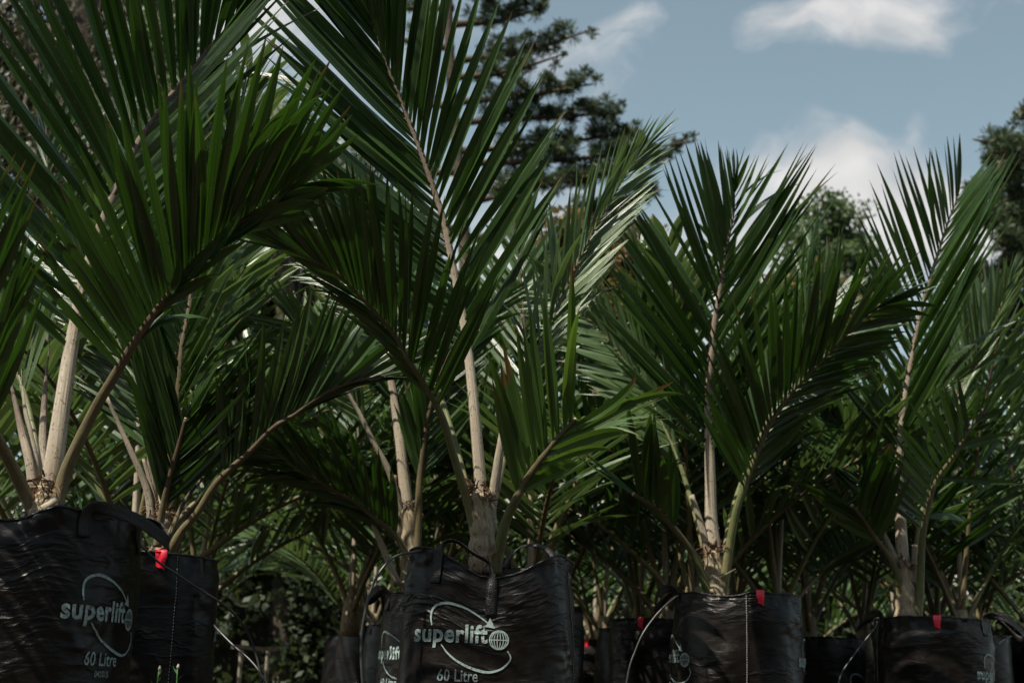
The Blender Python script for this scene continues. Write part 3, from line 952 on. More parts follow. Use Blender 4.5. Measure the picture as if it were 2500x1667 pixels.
bagG = Bag('black planter bag with red tag, tucked behind the left of the dashed-seam bag', 1612, 1508, 5.95, 0.21, 2.2, seed=7, tagth=-22, res=(90, 36))
bagH = Bag('small looking black planter bag with red tag just right of the centre bag', 1468, 1560, 7.9, 0.21, 2.2, seed=8, tagth=-22, res=(80, 30))
bagI = Bag('dark planter bag in the gap between the two right front bags', 2000, 1552, 6.75, 0.21, 2.2, seed=9, logos=(55,), logo_z=-0.03, res=(90, 36))
bagJ = Bag('black planter bag cut off by the right edge of the frame', 2567, 1556, 6.75, 0.21, 2.2, seed=10, logos=(-10,), logo_z=-0.04, res=(90, 36))
bagK = Bag('dark planter bag farther back behind the thin black tube loop', 992, 1524, 7.3, 0.21, 2.2, seed=11, res=(80, 30),
           handles=([(-60, 0.004, -0.05), (-60, 0.006, 0.01), (-70, 0.02, 0.03), (-88, 0.02, 0.03), (-98, 0.006, 0.01), (-98, 0.004, -0.05)],))

# ------------------------------------------------------------------ the front palms
def palm(label, bx, by, Y, group='young palms in the front row'):
    b = P(bx, by, Y); b.z = 0.44
    return thing('palm_tree', label, 'palm tree', b, group)

# A - left edge
A = palm('young palm in the large left bag, its broad fronds filling the upper left', 115, 1240, 2.98)
trunk(A, 2.98, [(108, 1290, 0), (110, 1240, 0), (120, 1190, 0)], 0.036, 0.022, 1)
frond(A, 2.98, [(118, 1215, 0), (135, 1110, 0), (152, 990, .01), (172, 860, .03), (205, 690, .05), (249, 547, .06), (309, 412, .06), (347, 336, .06), (407, 249, .05), (461, 184, .04), (542, 87, .02), (690, -25, 0)],
      0.022, 0.004, SPEAR, LEAF, 0.24, 1.0, 26,
      a=[(0.24, 140, 520, 23), (0.4, 131, 640), (0.5, 124, 680), (0.6, 112, 680), (0.7, 99, 640), (0.8, 86, 560), (0.9, 70, 430), (1.0, 52, 260)],
      b=[(0.24, 50, 360, 22), (0.4, 40, 500), (0.55, 38, 600), (0.7, 42, 560), (0.85, 46, 430), (1.0, 47, 250)], tilt=(-0.12, -0.35), width=0.040, bend=0.03, seed=11, sheath=1.1)
frond(A, 2.98, [(124, 1300, -.01), (136, 1245, -.02), (149, 1190, -.02), (171, 1125, -.03), (233, 997, -.06), (275, 926, -.09), (325, 842, -.12), (379, 764, -.15), (450, 672, -.18), (515, 596, -.2), (569, 553, -.22), (650, 499, -.25), (735, 450, -.28)],
      0.0165, 0.003, PET_OLIVE, LEAF, 0.40, 1.0, 22,
      a=[(0.40, 128, 330, 23), (0.5, 112, 400), (0.6, 98, 440), (0.68, 87, 470), (0.76, 74, 500), (0.85, 66, 440), (0.93, 56, 330), (1.0, 36, 190)],
      b=[(0.40, 62, 200, 13), (0.6, 40, 240), (0.8, 24, 270), (1.0, 14, 220)], tilt=(-0.42, -0.1), width=0.034, bend=0.08, seed=12, sheath=1.1, bendb=0.4)
frond(A, 2.98, [(98, 1285, .0), (78, 1236, -.005), (61, 1202, -.01), (31, 1141, -.04), (0, 1083, -.08), (-60, 985, -.16), (-140, 850, -.3), (-240, 700, -.45), (-330, 600, -.6)],
      0.0165, 0.004, PET_OLIVE, LEAF, 0.30, 1.0, 20,
      a=[(0.3, 66, 330, 20), (0.5, 68, 480), (0.7, 72, 460), (1.0, 90, 300)], b=[(0.3, 120, 250, 18), (1.0, 160, 250)], tilt=(-0.05, 0.3), width=0.030, bend=0.08, seed=13)
stem(A, 2.98, [(82, 1205, .01), (72, 1130, .01), (55, 1060, .02), (30, 950, .04), (10, 860, .06)], 0.011, 0.004, SPEAR, 'petiole', True)
stem(A, 2.98, [(92, 1190, .02), (84, 1110, .03), (60, 990, .05), (52, 900, .08)], 0.009, 0.004, DEAD, 'petiole', True)
stem(A, 2.98, [(104, 1200, .03), (104, 1100, .05), (110, 950, .08), (122, 830, .1)], 0.011, 0.005, SPEAR, 'spear', True)
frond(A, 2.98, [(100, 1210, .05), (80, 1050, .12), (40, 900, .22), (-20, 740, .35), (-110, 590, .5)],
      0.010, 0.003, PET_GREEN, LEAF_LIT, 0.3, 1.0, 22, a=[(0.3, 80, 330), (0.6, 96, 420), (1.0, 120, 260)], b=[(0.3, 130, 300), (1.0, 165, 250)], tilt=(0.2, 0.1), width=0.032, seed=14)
for (x, y) in ((123, 1230),):
    c = P(x, y, 2.9) - A.location
    v, f, uv = tube_arrays([c + Vector((-0.012, 0, -0.012)), c, c + Vector((0.012, -0.004, 0.012))], [0.012, 0.010, 0.008], 8, 0.6)
    mesh_obj('cut_stub', v, f, CUT, A, True, uv)

# B - behind left
B = palm('dark young palm between the left bag and the centre palm, fronds leaning right', 398, 1300, 3.6)
trunk(B, 3.6, [(395, 1370, 0), (398, 1310, 0), (396, 1250, 0)], 0.030, 0.02, 2)
stem(B, 3.6, [(372, 1310, -.02), (361, 1202, -.02), (321, 1104, -.03), (290, 1035, -.03), (260, 966, -.04)], 0.012, 0.004, DEAD)
stem(B, 3.6, [(386, 1290, -.01), (372, 1200, -.01), (350, 1120, -.01)], 0.008, 0.004, DEAD)
stem(B, 3.6, [(378, 1290, .0), (372, 1211, 0), (370, 1095, 0), (364, 965, .01)], 0.017, 0.010, SPEAR, 'spear', True)
frond(B, 3.6, [(398, 1300, 0), (402, 1250, 0), (420, 1100, -.02), (437, 944, -.03), (444, 850, -.03), (461, 759, -.02), (477, 661, 0), (500, 560, .03), (535, 430, .06), (580, 300, .1)],
      0.013, 0.003, PET_OLIVE, LEAF, 0.18, 1.0, 30,
      a=[(0.18, 112, 290), (0.4, 116, 360), (0.7, 118, 380), (1.0, 110, 240)], b=[(0.18, 52, 250), (0.45, 54, 350), (0.7, 56, 380), (1.0, 66, 240)], tilt=(0.0, -0.5), width=0.030, seed=21)
frond(B, 3.6, [(384, 1335, -.04), (392, 1270, -.05), (409, 1187, -.07), (430, 1110, -.09), (453, 1023, -.11)],
      0.011, 0.005, PET_OLIVE, LEAF, 0.30, 0.98, 18,
      a=[(0.3, 104, 280), (0.6, 107, 330), (1.0, 108, 340)], b=[(0.3, 42, 260), (0.6, 46, 320), (1.0, 50, 300)], tilt=(0.1, 0.12), width=0.026, bend=0.08, cut=True, seed=22)
frond(B, 3.6, [(408, 1370, -.01), (424, 1330, -.03), (444, 1296, -.04), (481, 1253, -.06), (531, 1176, -.08), (608, 1104, -.1), (668, 1043, -.12), (718, 1013, -.13), (783, 967, -.14), (850, 936, -.15), (930, 918, -.16)],
      0.0125, 0.003, PET_OLIVE, LEAF, 0.36, 1.0, 24,
      a=[(0.36, 92, 250), (0.5, 80, 300), (0.65, 70, 330), (0.78, 56, 260), (0.9, 36, 230), (1.0, 10, 190)],
      b=[(0.36, 60, 180, 16), (0.7, 30, 220), (1.0, 2, 180)], tilt=(0.1, 0.4), width=0.030, bend=0.18, seed=23, sheath=1.3)
stem(B, 3.6, [(412, 1310, -.02), (450, 1225, -.0), (500, 1160, .02)], 0.007, 0.004, PET_OLIVE)
frond(B, 3.6, [(405, 1300, .05), (380, 1150, .15), (330, 960, .25), (270, 780, .35), (180, 620, .5)],
      0.010, 0.003, PET_GREEN, LEAF, 0.25, 1.0, 24, a=[(0.25, 90, 300), (1.0, 110, 280)], b=[(0.25, 140, 260), (1.0, 165, 220)], tilt=(0.2, 0.2), width=0.028, seed=24)

# D - centre
D = palm('tall young palm in the centre bag with one great upright frond', 1176, 1320, 3.5)
trunk(D, 3.5, [(1180, 1400, 0), (1178, 1330, 0), (1176, 1270, 0), (1168, 1205, 0)], 0.037, 0.025, 3, 90)
frond(D, 3.5, [(1180, 1235, 0), (1174, 1190, 0), (1167, 1103, 0), (1159, 1014, 0), (1142, 850, .02), (1127, 759, .03), (1111, 677, .04), (1084, 542, .05), (1062, 472, .05), (1040, 406, .05), (1019, 347, .05), (997, 293, .05), (970, 222, .04), (948, 168, .03), (921, 92, .01), (888, 0, -.01), (835, -130, -.05)],
      0.0165, 0.003, SPEAR, LEAF, 0.245, 1.0, 30,
      a=[(0.245, 150, 330, 32), (0.34, 143, 440), (0.45, 139, 560), (0.6, 134, 640), (0.75, 131, 620), (0.88, 126, 480), (1.0, 122, 280)],
      b=[(0.245, 60, 380, 27), (0.34, 56, 490), (0.45, 58, 500), (0.52, 66, 510), (0.62, 78, 520), (0.75, 88, 520), (0.85, 95, 480), (1.0, 106, 270)], tilt=(-0.05, -0.14), width=0.040, bend=0.03, seed=31)
frond(D, 3.5, [(1172, 1345, .0), (1160, 1290, -.005), (1147, 1243, -.012), (1132, 1192, -.03), (1105, 1103, -.06), (1080, 1019, -.09), (1037, 938, -.13), (993, 872, -.16), (974, 833, -.17), (936, 783, -.19), (878, 722, -.22), (821, 668, -.25), (763, 634, -.28), (690, 605, -.31)],
      0.0135, 0.003, PET_GREEN, LEAF, 0.40, 1.0, 20,
      a=[(0.40, 62, 330, 21), (0.5, 72, 420), (0.56, 82, 420), (0.66, 91, 380), (0.76, 99, 320), (0.86, 122, 260), (1.0, 156, 190)],
      b=[(0.40, 128, 150, 15), (0.6, 142, 220), (0.8, 150, 220), (1.0, 166, 170)], tilt=(-0.45, 0.15), width=0.032, bend=0.06, seed=32, sheath=1.5)
frond(D, 3.5, [(1206, 1400, -.01), (1216, 1350, -.025), (1225, 1310, -.04), (1236, 1269, -.05), (1259, 1220, -.07), (1284, 1174, -.08), (1317, 1126, -.1), (1350, 1083, -.11), (1378, 1052, -.12), (1404, 1024, -.13)],
      0.0165, 0.0055, PET_GREEN, LEAF_OLD, 0.45, 0.99, 10,
      a=[(0.45, 106, 290, 11), (0.6, 101, 330), (0.75, 97, 350), (0.9, 92, 360), (1.0, 86, 400)], b=[(0.45, 30, 210, 7), (0.7, 26, 300), (1.0, 24, 380)],
      tilt=(0.0, 0.0), width=0.029, bend=0.10, cut=True, seed=33, bendb=0.75, sheath=1.1)
stem(D, 3.5, [(1206, 1300, .0), (1200, 1256, 0), (1207, 1180, 0), (1223, 1078, 0), (1236, 1010, .01)], 0.0125, 0.008, DEAD)
stem(D, 3.5, [(1212, 1200, .01), (1226, 1100, .02), (1243, 994, .03)], 0.007, 0.004, DEAD)
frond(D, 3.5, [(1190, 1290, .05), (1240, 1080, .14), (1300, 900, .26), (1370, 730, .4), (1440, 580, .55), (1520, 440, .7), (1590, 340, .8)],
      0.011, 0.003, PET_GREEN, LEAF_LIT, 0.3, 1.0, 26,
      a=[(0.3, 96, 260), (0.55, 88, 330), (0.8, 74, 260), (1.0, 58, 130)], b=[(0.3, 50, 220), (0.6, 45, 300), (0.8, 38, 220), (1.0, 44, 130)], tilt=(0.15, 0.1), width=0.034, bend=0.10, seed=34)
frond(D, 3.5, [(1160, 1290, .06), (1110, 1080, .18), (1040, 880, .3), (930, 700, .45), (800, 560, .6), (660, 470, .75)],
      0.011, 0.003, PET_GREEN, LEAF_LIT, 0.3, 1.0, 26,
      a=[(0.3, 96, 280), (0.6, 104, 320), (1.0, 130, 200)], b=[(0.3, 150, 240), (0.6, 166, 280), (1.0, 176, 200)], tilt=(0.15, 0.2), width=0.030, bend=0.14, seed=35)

# C - behind the centre-left
C = palm('shaded young palm with pale sheaths just left of the centre bag', 1003, 1400, 4.85)
trunk(C, 4.85, [(1010, 1500, 0), (1006, 1400, 0), (1000, 1310, 0), (995, 1242, 0)], 0.046, 0.027, 4)
frond(C, 4.85, [(995, 1255, 0), (988, 1180, 0), (978, 1090, 0), (960, 960, .02), (930, 800, .05), (890, 640, .08), (850, 520, .12)],
      0.024, 0.004, SPEAR, LEAF, 0.32, 1.0, 26, a=[(0.32, 130, 230), (0.7, 128, 330), (1.0, 124, 200)], b=[(0.32, 62, 230), (0.7, 70, 320), (1.0, 80, 200)], tilt=(0.1, 0.2), width=0.036, seed=41)
frond(C, 4.85, [(1006, 1420, -.01), (990, 1350, -.03), (962, 1302, -.05), (913, 1262, -.08), (870, 1227, -.1), (815, 1196, -.13), (736, 1148, -.17), (697, 1117, -.2), (640, 1080, -.24)],
      0.015, 0.003, PET_OLIVE, LEAF, 0.22, 1.0, 22,
      a=[(0.22, 84, 190), (0.45, 105, 260), (0.7, 120, 250), (1.0, 146, 150)], b=[(0.22, 150, 150), (0.6, 166, 220), (1.0, 170, 150)], tilt=(-0.4, 0.1), width=0.030, bend=0.12, seed=42, sheath=1.4)
frond(C, 4.85, [(1010, 1420, -.01), (1018, 1340, -.02), (1021, 1270, -.03), (1026, 1160, -.04), (1048, 1005, -.06), (1090, 880, -.08), (1160, 760, -.1)],
      0.017, 0.004, PET_OLIVE, LEAF, 0.35, 1.0, 20, a=[(0.35, 106, 200), (1.0, 84, 190)], b=[(0.35, 50, 200), (1.0, 30, 190)], tilt=(0.1, 0.2), width=0.032, seed=43, sheath=1.3)
frond(C, 4.85, [(980, 1270, -.01), (976, 1243, -.01), (952, 1156, -.03), (909, 1074, -.05), (868, 990, -.06), (800, 880, -.08), (720, 790, -.1)],
      0.014, 0.004, DEAD, LEAF_LIT, 0.45, 1.0, 20, a=[(0.45, 96, 180), (1.0, 128, 190)], b=[(0.45, 150, 160), (1.0, 172, 150)], tilt=(0.1, 0.1), width=0.032, seed=44)
stem(C, 4.85, [(972, 1430, -.03), (940, 1350, -.04), (909, 1274, -.05), (880, 1200, -.05)], 0.014, 0.006, DEAD)
stem(C, 4.85, [(978, 1330, .0), (966, 1250, 0), (962, 1160, .01)], 0.016, 0.009, SPEAR)

# E - right of centre
E = palm('young palm in the dashed-seam bag, fan of leaflets against the sky', 1745, 1420, 4.7)
trunk(E, 4.7, [(1752, 1480, 0), (1748, 1430, 0), (1744, 1390, 0), (1742, 1345, 0)], 0.044, 0.026, 5, 110)
frond(E, 4.7, [(1744, 1375, 0), (1743, 1340, 0), (1736, 1270, 0), (1734, 1179, 0), (1731, 1060, 0), (1730, 934, 0), (1735, 880, 0), (1744, 791, .01), (1755, 724, .01), (1768, 635, .02), (1779, 577, .02), (1791, 514, .03), (1792, 430, .03)],
      0.0245, 0.003, SPEAR, LEAF, 0.26, 1.0, 24,
      a=[(0.26, 142, 300, 25), (0.35, 134, 420), (0.43, 129, 457), (0.53, 122, 440), (0.6, 121, 412), (0.665, 113, 390), (0.71, 108, 362), (0.78, 102, 290), (0.854, 100, 222), (0.925, 95, 140), (1.0, 92, 70)],
      b=[(0.26, 64, 300, 24), (0.4, 62, 420), (0.5, 60, 460), (0.6, 60, 470), (0.71, 61, 390), (0.783, 61, 300), (0.89, 63, 167), (1.0, 74, 80)], tilt=(-0.12, -0.5), width=0.038, bend=0.035, seed=51, sheath=1.1)
frond(E, 4.7, [(1756, 1490, -.01), (1764, 1440, -.02), (1772, 1395, -.03), (1780, 1339, -.04), (1798, 1243, -.06), (1825, 1169, -.08), (1848, 1110, -.1), (1876, 1041, -.12), (1935, 955, -.16), (1998, 889, -.19), (2047, 836, -.22), (2100, 782, -.25), (2150, 742, -.28)],
      0.0185, 0.003, PET_GREEN, LEAF, 0.34, 1.0, 22,
      a=[(0.34, 122, 260, 23), (0.48, 114, 330), (0.58, 100, 340), (0.68, 86, 320), (0.78, 80, 290), (0.88, 66, 240), (0.94, 46, 190), (1.0, 20, 130)],
      b=[(0.34, 46, 200, 16), (0.6, 26, 200), (1.0, 10, 150)], tilt=(-0.42, 0.0), width=0.036, bend=0.05, seed=52, sheath=1.1, bendb=0.4)
frond(E, 4.7, [(1744, 1480, -.01), (1728, 1440, -.02), (1714, 1405, -.03), (1693, 1352, -.05), (1652, 1298, -.08), (1606, 1243, -.1), (1547, 1206, -.13)],
      0.017, 0.007, PET_GREEN, LEAF, 0.6, 0.98, 8,
      a=[(0.6, 86, 190, 7), (1.0, 99, 280)], b=[(0.6, 130, 150, 6), (1.0, 146, 210)], tilt=(-0.4, 0.2), width=0.040, bend=0.10, cut=True, seed=53, sheath=1.1)
stem(E, 4.7, [(1732, 1390, -.01), (1729, 1352, -.01), (1711, 1279, -.01), (1688, 1208, -.01)], 0.014, 0.009, DEAD)
stem(E, 4.7, [(1755, 1410, -.05), (1775, 1400, -.07), (1796, 1388, -.09)], 0.003, 0.001, DEAD, 'dry_strip')
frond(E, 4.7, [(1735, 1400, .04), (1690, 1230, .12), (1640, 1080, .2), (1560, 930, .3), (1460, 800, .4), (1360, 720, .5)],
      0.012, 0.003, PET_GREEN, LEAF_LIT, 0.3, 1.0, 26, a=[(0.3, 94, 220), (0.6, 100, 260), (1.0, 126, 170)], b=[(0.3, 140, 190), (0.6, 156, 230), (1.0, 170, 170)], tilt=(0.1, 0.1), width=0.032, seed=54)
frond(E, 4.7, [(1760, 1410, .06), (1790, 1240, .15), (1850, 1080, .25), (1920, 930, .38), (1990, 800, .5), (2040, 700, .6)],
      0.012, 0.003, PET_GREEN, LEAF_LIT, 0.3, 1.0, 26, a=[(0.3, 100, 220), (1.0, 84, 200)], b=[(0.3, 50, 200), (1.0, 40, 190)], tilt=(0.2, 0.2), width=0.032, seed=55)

# F - right
Fp = palm('young palm in the rightmost front bag, one side folded into a dark blade', 2212, 1480, 5.3)
trunk(Fp, 5.3, [(2212, 1545, 0), (2210, 1480, 0), (2206, 1430, 0), (2204, 1375, 0)], 0.050, 0.030, 6, 90)
frond(Fp, 5.3, [(2206, 1400, 0), (2204, 1375, 0), (2201, 1325, 0), (2196, 1215, 0), (2193, 1160, 0), (2199, 1049, 0), (2210, 966, 0), (2226, 872, .01), (2248, 759, .02), (2270, 683, .02), (2292, 612, .03), (2313, 547, .03), (2340, 475, .04)],
      0.025, 0.003, SPEAR, LEAF, 0.28, 1.0, 24,
      a=[(0.28, 134, 230, 24), (0.35, 126, 270), (0.57, 116, 340), (0.69, 111, 340), (0.775, 109, 312), (0.852, 107, 249), (0.893, 101, 204), (1.0, 88, 170)],
      b=[(0.28, 70, 300, 26), (0.45, 68, 420), (0.6, 66, 470), (0.72, 64, 380), (0.85, 59, 250), (1.0, 58, 120)], jit=2.0, tilt=(-0.05, -0.5), width=0.037, bend=0.03, seed=61, sheath=1.1)
frond(Fp, 5.3, [(2228, 1560, -.01), (2240, 1500, -.02), (2246, 1440, -.03), (2248, 1381, -.04), (2254, 1298, -.06), (2276, 1198, -.08), (2298, 1154, -.1), (2331, 1110, -.12), (2370, 1043, -.14), (2414, 988, -.16)],
      0.020, 0.004, PET_GREEN, LEAF, 0.42, 1.0, 14,
      a=[(0.42, 142, 170, 14), (0.6, 136, 190), (0.72, 124, 190), (0.82, 114, 170), (0.92, 86, 120), (1.0, 62, 70)], b=[(0.42, 20, 90, 4), (0.6, -8, 220), (1.0, 40, 60)], tilt=(-0.35, 0.05), width=0.036, bend=0.05, seed=62, sheath=1.3, bendb=0.5)
frond(Fp, 5.3, [(2208, 1490, -.01), (2200, 1445, -.02), (2192, 1412, -.03), (2177, 1370, -.05), (2138, 1314, -.07), (2110, 1270, -.09), (2080, 1234, -.11)],
      0.0165, 0.007, PET_GREEN, LEAF, 0.6, 0.98, 8, a=[(0.6, 72, 180, 8), (1.0, 82, 260)], b=[(0.6, 150, 120, 5), (1.0, 141, 230)], tilt=(-0.4, 0.2), width=0.040, bend=0.18, cut=True, seed=63, sheath=1.4)
stem(Fp, 5.3, [(2196, 1395, -.01), (2180, 1350, -.01), (2143, 1275, -.01)], 0.013, 0.008, DEAD)
stem(Fp, 5.3, [(2228, 1425, -.01), (2231, 1380, -.01), (2233, 1330, -.01)], 0.0125, 0.010, DEAD)
stem(Fp, 5.3, [(2195, 1432, -.05), (2180, 1426, -.06), (2163, 1417, -.07)], 0.005, 0.002, FIBRE, 'dry_strip')
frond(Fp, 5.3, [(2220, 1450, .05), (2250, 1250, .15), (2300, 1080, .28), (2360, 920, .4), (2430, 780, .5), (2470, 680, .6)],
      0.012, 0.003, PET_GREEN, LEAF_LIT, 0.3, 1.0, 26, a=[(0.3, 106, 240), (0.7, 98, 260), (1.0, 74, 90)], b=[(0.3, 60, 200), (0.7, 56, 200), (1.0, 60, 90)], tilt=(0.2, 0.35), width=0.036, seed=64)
frond(Fp, 5.3, [(2200, 1450, .05), (2150, 1280, .15), (2080, 1100, .28), (2010, 960, .4), (1930, 850, .5)],
      0.012, 0.003, PET_GREEN, LEAF, 0.3, 1.0, 26, a=[(0.3, 90, 240), (1.0, 110, 260)], b=[(0.3, 136, 200), (1.0, 156, 200)], tilt=(0.2, 0.2), width=0.032, seed=65)

# ------------------------------------------------------------------ palms of the back rows (natural crowns)
def nat_frond_items(rnd, az, e0, e1, length, t0=0.20, n=22, lmax=0.36, width=0.032):
    path = []
    p = Vector((0, 0, 0)); N_ = 30
    side_bend = rnd.uniform(-0.25, 0.25)
    for i in range(N_ + 1):
        t = i / N_
        e = R_(e0 + (e1 - e0) * t ** 1.25); a = az + side_bend * t * t
        path.append(p.copy())
        d = Vector((math.sin(a) * math.cos(e), math.cos(a) * math.cos(e), math.sin(e)))
        p = p + d * (length / N_)
    items = []
    for i in range(n):
        t = t0 + (1 - t0) * (i + 0.5) / n
        for s in (-1, 1):
            tt = min(0.995, max(0.02, t + rnd.uniform(-0.01, 0.01)))
            k = int(tt * N_); pos = path[k].lerp(path[min(N_, k + 1)], tt * N_ - k)
            T = (path[min(N_, k + 1)] - path[max(0, k - 1)]).normalized()
            Bv = T.cross(Vector((0, 0, 1)))
            if Bv.length < 0.05: Bv = Vector((math.cos(az), -math.sin(az), 0))
            Bv.normalize(); Nn = Bv.cross(T).normalized()
            u = (t - t0) / (1 - t0)
            a = R_(62 - 40 * u + rnd.gauss(0, 4)); v = R_(26 + rnd.gauss(0, 6))
            Dv = T * math.cos(a) + (Bv * (s * math.cos(v)) + Nn * math.sin(v)) * math.sin(a)
            ln = lmax * (0.55 + 0.45 * math.sin(math.pi * min(1, u * 1.1 + 0.1))) * (1 - 0.45 * max(0, u - 0.75) / 0.25) * rnd.uniform(0.9, 1.08)
            M = leaflet_matrix(pos, Dv, T, ln, width * rnd.uniform(0.75, 1.0), rnd.gauss(0, 0.2))
            items.append((M, max(0, rnd.gauss(0.22, 0.14))))
    return path, items

PROTO = {}
def make_nat_palm(kind, joined):
    """A whole young palm with its own fronds; returns the list (frond arrays) for copying."""
    rnd = random.Random(900 + kind)
    root = bpy.data.objects.new('palm_tree', None)
    link(root)
    path = [Vector((0, 0, z)) for z in (-0.06, 0.0, 0.05, 0.10, 0.14)]
    v, f, uv = tube_arrays(path, [0.042, 0.040, 0.036, 0.031, 0.026], 12, 1.0, True, kind, 0.12)
    mesh_obj('trunk', v, f, TRUNK, root, True, uv)
    nf = 6
    az0 = rnd.uniform(0, 6.28)
    for i in range(nf):
        az = az0 + i * 2.39996 + rnd.uniform(-0.2, 0.2)
        q = i / (nf - 1)
        e0 = 87 - 40 * q; e1 = 74 - 84 * q + rnd.uniform(-8, 8)
        length = rnd.uniform(1.35, 1.65) * (1 - 0.2 * q)
        pth, items = nat_frond_items(rnd, az, e0, e1, length, n=24 if not joined else 24, lmax=rnd.uniform(0.42, 0.52))
        off = Vector((math.sin(az) * 0.018 * q, math.cos(az) * 0.018 * q, 0.11 - 0.07 * q))
        pth = [p + off for p in pth]
        items = [(Matrix.Translation(off) @ M, b) for M, b in items]
        n = len(pth)
        rad = [(0.015 - 0.0125 * (k / (n - 1)) ** 0.7) for k in range(n)]
        v, f, uv = tube_arrays(pth, rad, 6, 0.85)
        fr = mesh_obj('frond', v, f, SPEAR if i < 1 else (PET_OLIVE if i % 3 else PET_GREEN), root, True, uv)
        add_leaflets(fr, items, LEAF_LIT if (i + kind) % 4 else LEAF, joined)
    return root

def copy_palm(src):
    r = src.copy(); COL.objects.link(r)
    for ch in list(src.children):
        c = ch.copy(); COL.objects.link(c); c.parent = r
        for g in list(ch.children):
            d = g.copy(); COL.objects.link(d); d.parent = c
    return r

random.seed(5)
near_protos = [make_nat_palm(k, False) for k in range(4)]
far_protos = [make_nat_palm(k, True) for k in range(3)]
used = set()
def place_palm(kind, far, loc, rot, sc, label, group='young palms of the back rows'):
    src = (far_protos if far else near_protos)[kind]
    key = (kind, far)
    if key in used: o = copy_palm(src)
    else: o = src; used.add(key)
    o.location = loc; o.rotation_euler = (0, 0, rot); o.scale = (sc, sc, sc)
    tag(o, label, 'palm tree', group)
    return o

BACK = 'blurred young palm standing in the rows behind the front bags'
SPOTS = [  # photo x of the trunk, distance, turn, size, kind, label
    (1626, 5.95, 0.3, 1.0, 0, 'young palm with pale stems in the bag left of the dashed-seam bag'),
    (1472, 7.9, 1.2, 1.0, 1, 'young palm rising from the small bag right of the centre bag'),
    (1976, 6.75, 2.2, 1.0, 2, 'young palm in the gap between the two right front bags'),
    (2545, 6.6, 4.2, 1.05, 3, 'young palm cut off by the right edge of the frame'),
    (300, 4.7, 5.0, 1.05, 1, 'young palm with pale stems between the left palm and the dark palm behind'),
    (985, 7.3, 0.9, 1.0, 2, 'young palm in the farther bag behind the tube loop'),
    (905, 8.6, 3.3, 1.02, 2, 'blurred young palm deep in the dark gap left of the centre bag'),
    (1560, 7.0, 3.3, 1.05, 0, 'blurred young palm between the small bag and the tagged bag beside it'),
    (1690, 5.7, 1.5, 1.0, 3, 'young palm close behind the left of the dashed-seam palm'),
    (1900, 5.9, 4.4, 1.0, 0, 'young palm close behind the right of the dashed-seam palm'),
    (2290, 6.9, 0.2, 1.05, 1, 'blurred young palm straight behind the rightmost front palm'),
    (1060, 6.2, 2.2, 1.0, 2, 'blurred young palm straight behind the shaded palm'),
    (380, 5.4, 3.9, 1.05, 0, 'young palm straight behind the red-tagged left bag'),
    (230, 7.2, 0.7, 1.05, 1, 'blurred young palm deep behind the gap between the two left palms'),
    (1290, 5.5, 2.6, 1.0, 2, 'young palm close behind the centre bag, fronds showing either side of its trunk'),
    (60, 5.2, 2.0, 1.1, 0, 'young palm behind the left palm at the left edge of the frame'),
    (150, 6.3, 1.1, 1.0, 2, 'blurred young palm filling the gap behind the left palm and its bag'),
    (470, 6.4, 4.0, 1.0, 0, 'blurred young palm behind the bag with the sagging tube'),
    (850, 6.5, 5.6, 1.0, 1, 'blurred young palm left of the shaded palm, fronds over the dark gap'),
    (1345, 6.3, 0.4, 1.0, 3, 'blurred young palm behind the right shoulder of the centre bag'),
    (1790, 6.6, 2.9, 1.0, 1, 'blurred young palm straight behind the dashed-seam bag'),
    (2110, 7.3, 3.6, 1.0, 3, 'blurred young palm left of the rightmost front palm'),
    (2350, 6.4, 5.3, 1.0, 0, 'blurred young palm right of the rightmost front palm'),
    (470, 9.6, 5.0, 1.0, 1, BACK), (870, 9.4, 4.6, 1.0, 1, BACK),
    (1180, 8.2, 5.2, 1.0, 2, BACK), (1820, 8.6, 0.5, 1.0, 0, BACK), (2380, 8.0, 3.0, 1.0, 1, BACK), (2190, 8.8, 1.4, 1.0, 2, BACK)]
for (x, Y, rot, sc, kind, lab) in SPOTS:
    p = P(x, 1600, Y); p.z = 0.45
    place_palm(kind % 3 if Y > 6.1 else kind, Y > 6.1, p, rot, sc * 1.06, lab)
rnd = random.Random(77)
far_spots = []
for row, Y in enumerate((9.8, 11.2)):
    n = 8
    for i in range(n):
        x = -60 + (2620 / (n - 1)) * (i + 0.45 * (row % 2)) + rnd.uniform(-60, 60)
        if not 470 < x < 960: far_spots.append((x, Y + rnd.uniform(-0.3, 0.3)))
for (x, Y) in far_spots:
    p = P(x, 1600, Y); p.z = 0.45
    place_palm(rnd.randrange(3), True, p, rnd.uniform(0, 6.28), rnd.uniform(0.95, 1.15), BACK)

# bags under the back-row palms
def simple_bag_at(x, Y, seed, label):
    p = P(x, 1600, Y)
    hor = Vector((p.x, Y, 0.5))
    # photo height of z = 0.5 there
    rel = CAM_R.transposed() @ (hor - Vector((0, 0, CAM_Z)))
    py = 833.5 - rel.y / -rel.z * F_PX
    px = 1250 + rel.x / -rel.z * F_PX
    return Bag(label, px, py, Y, 0.21, 2.2, seed=seed, res=(48, 14), hem=False, group='black planter bags of the back rows')
BB = 'dim black planter bag in the rows behind the front bags'
for i, (x, Y, rot, sc, kind, lab) in enumerate(SPOTS):
    if x in (905, 870, 1290, 1560, 2380, 2190, 2350, 2290):
        simple_bag_at(x, Y, 30 + i, BB)

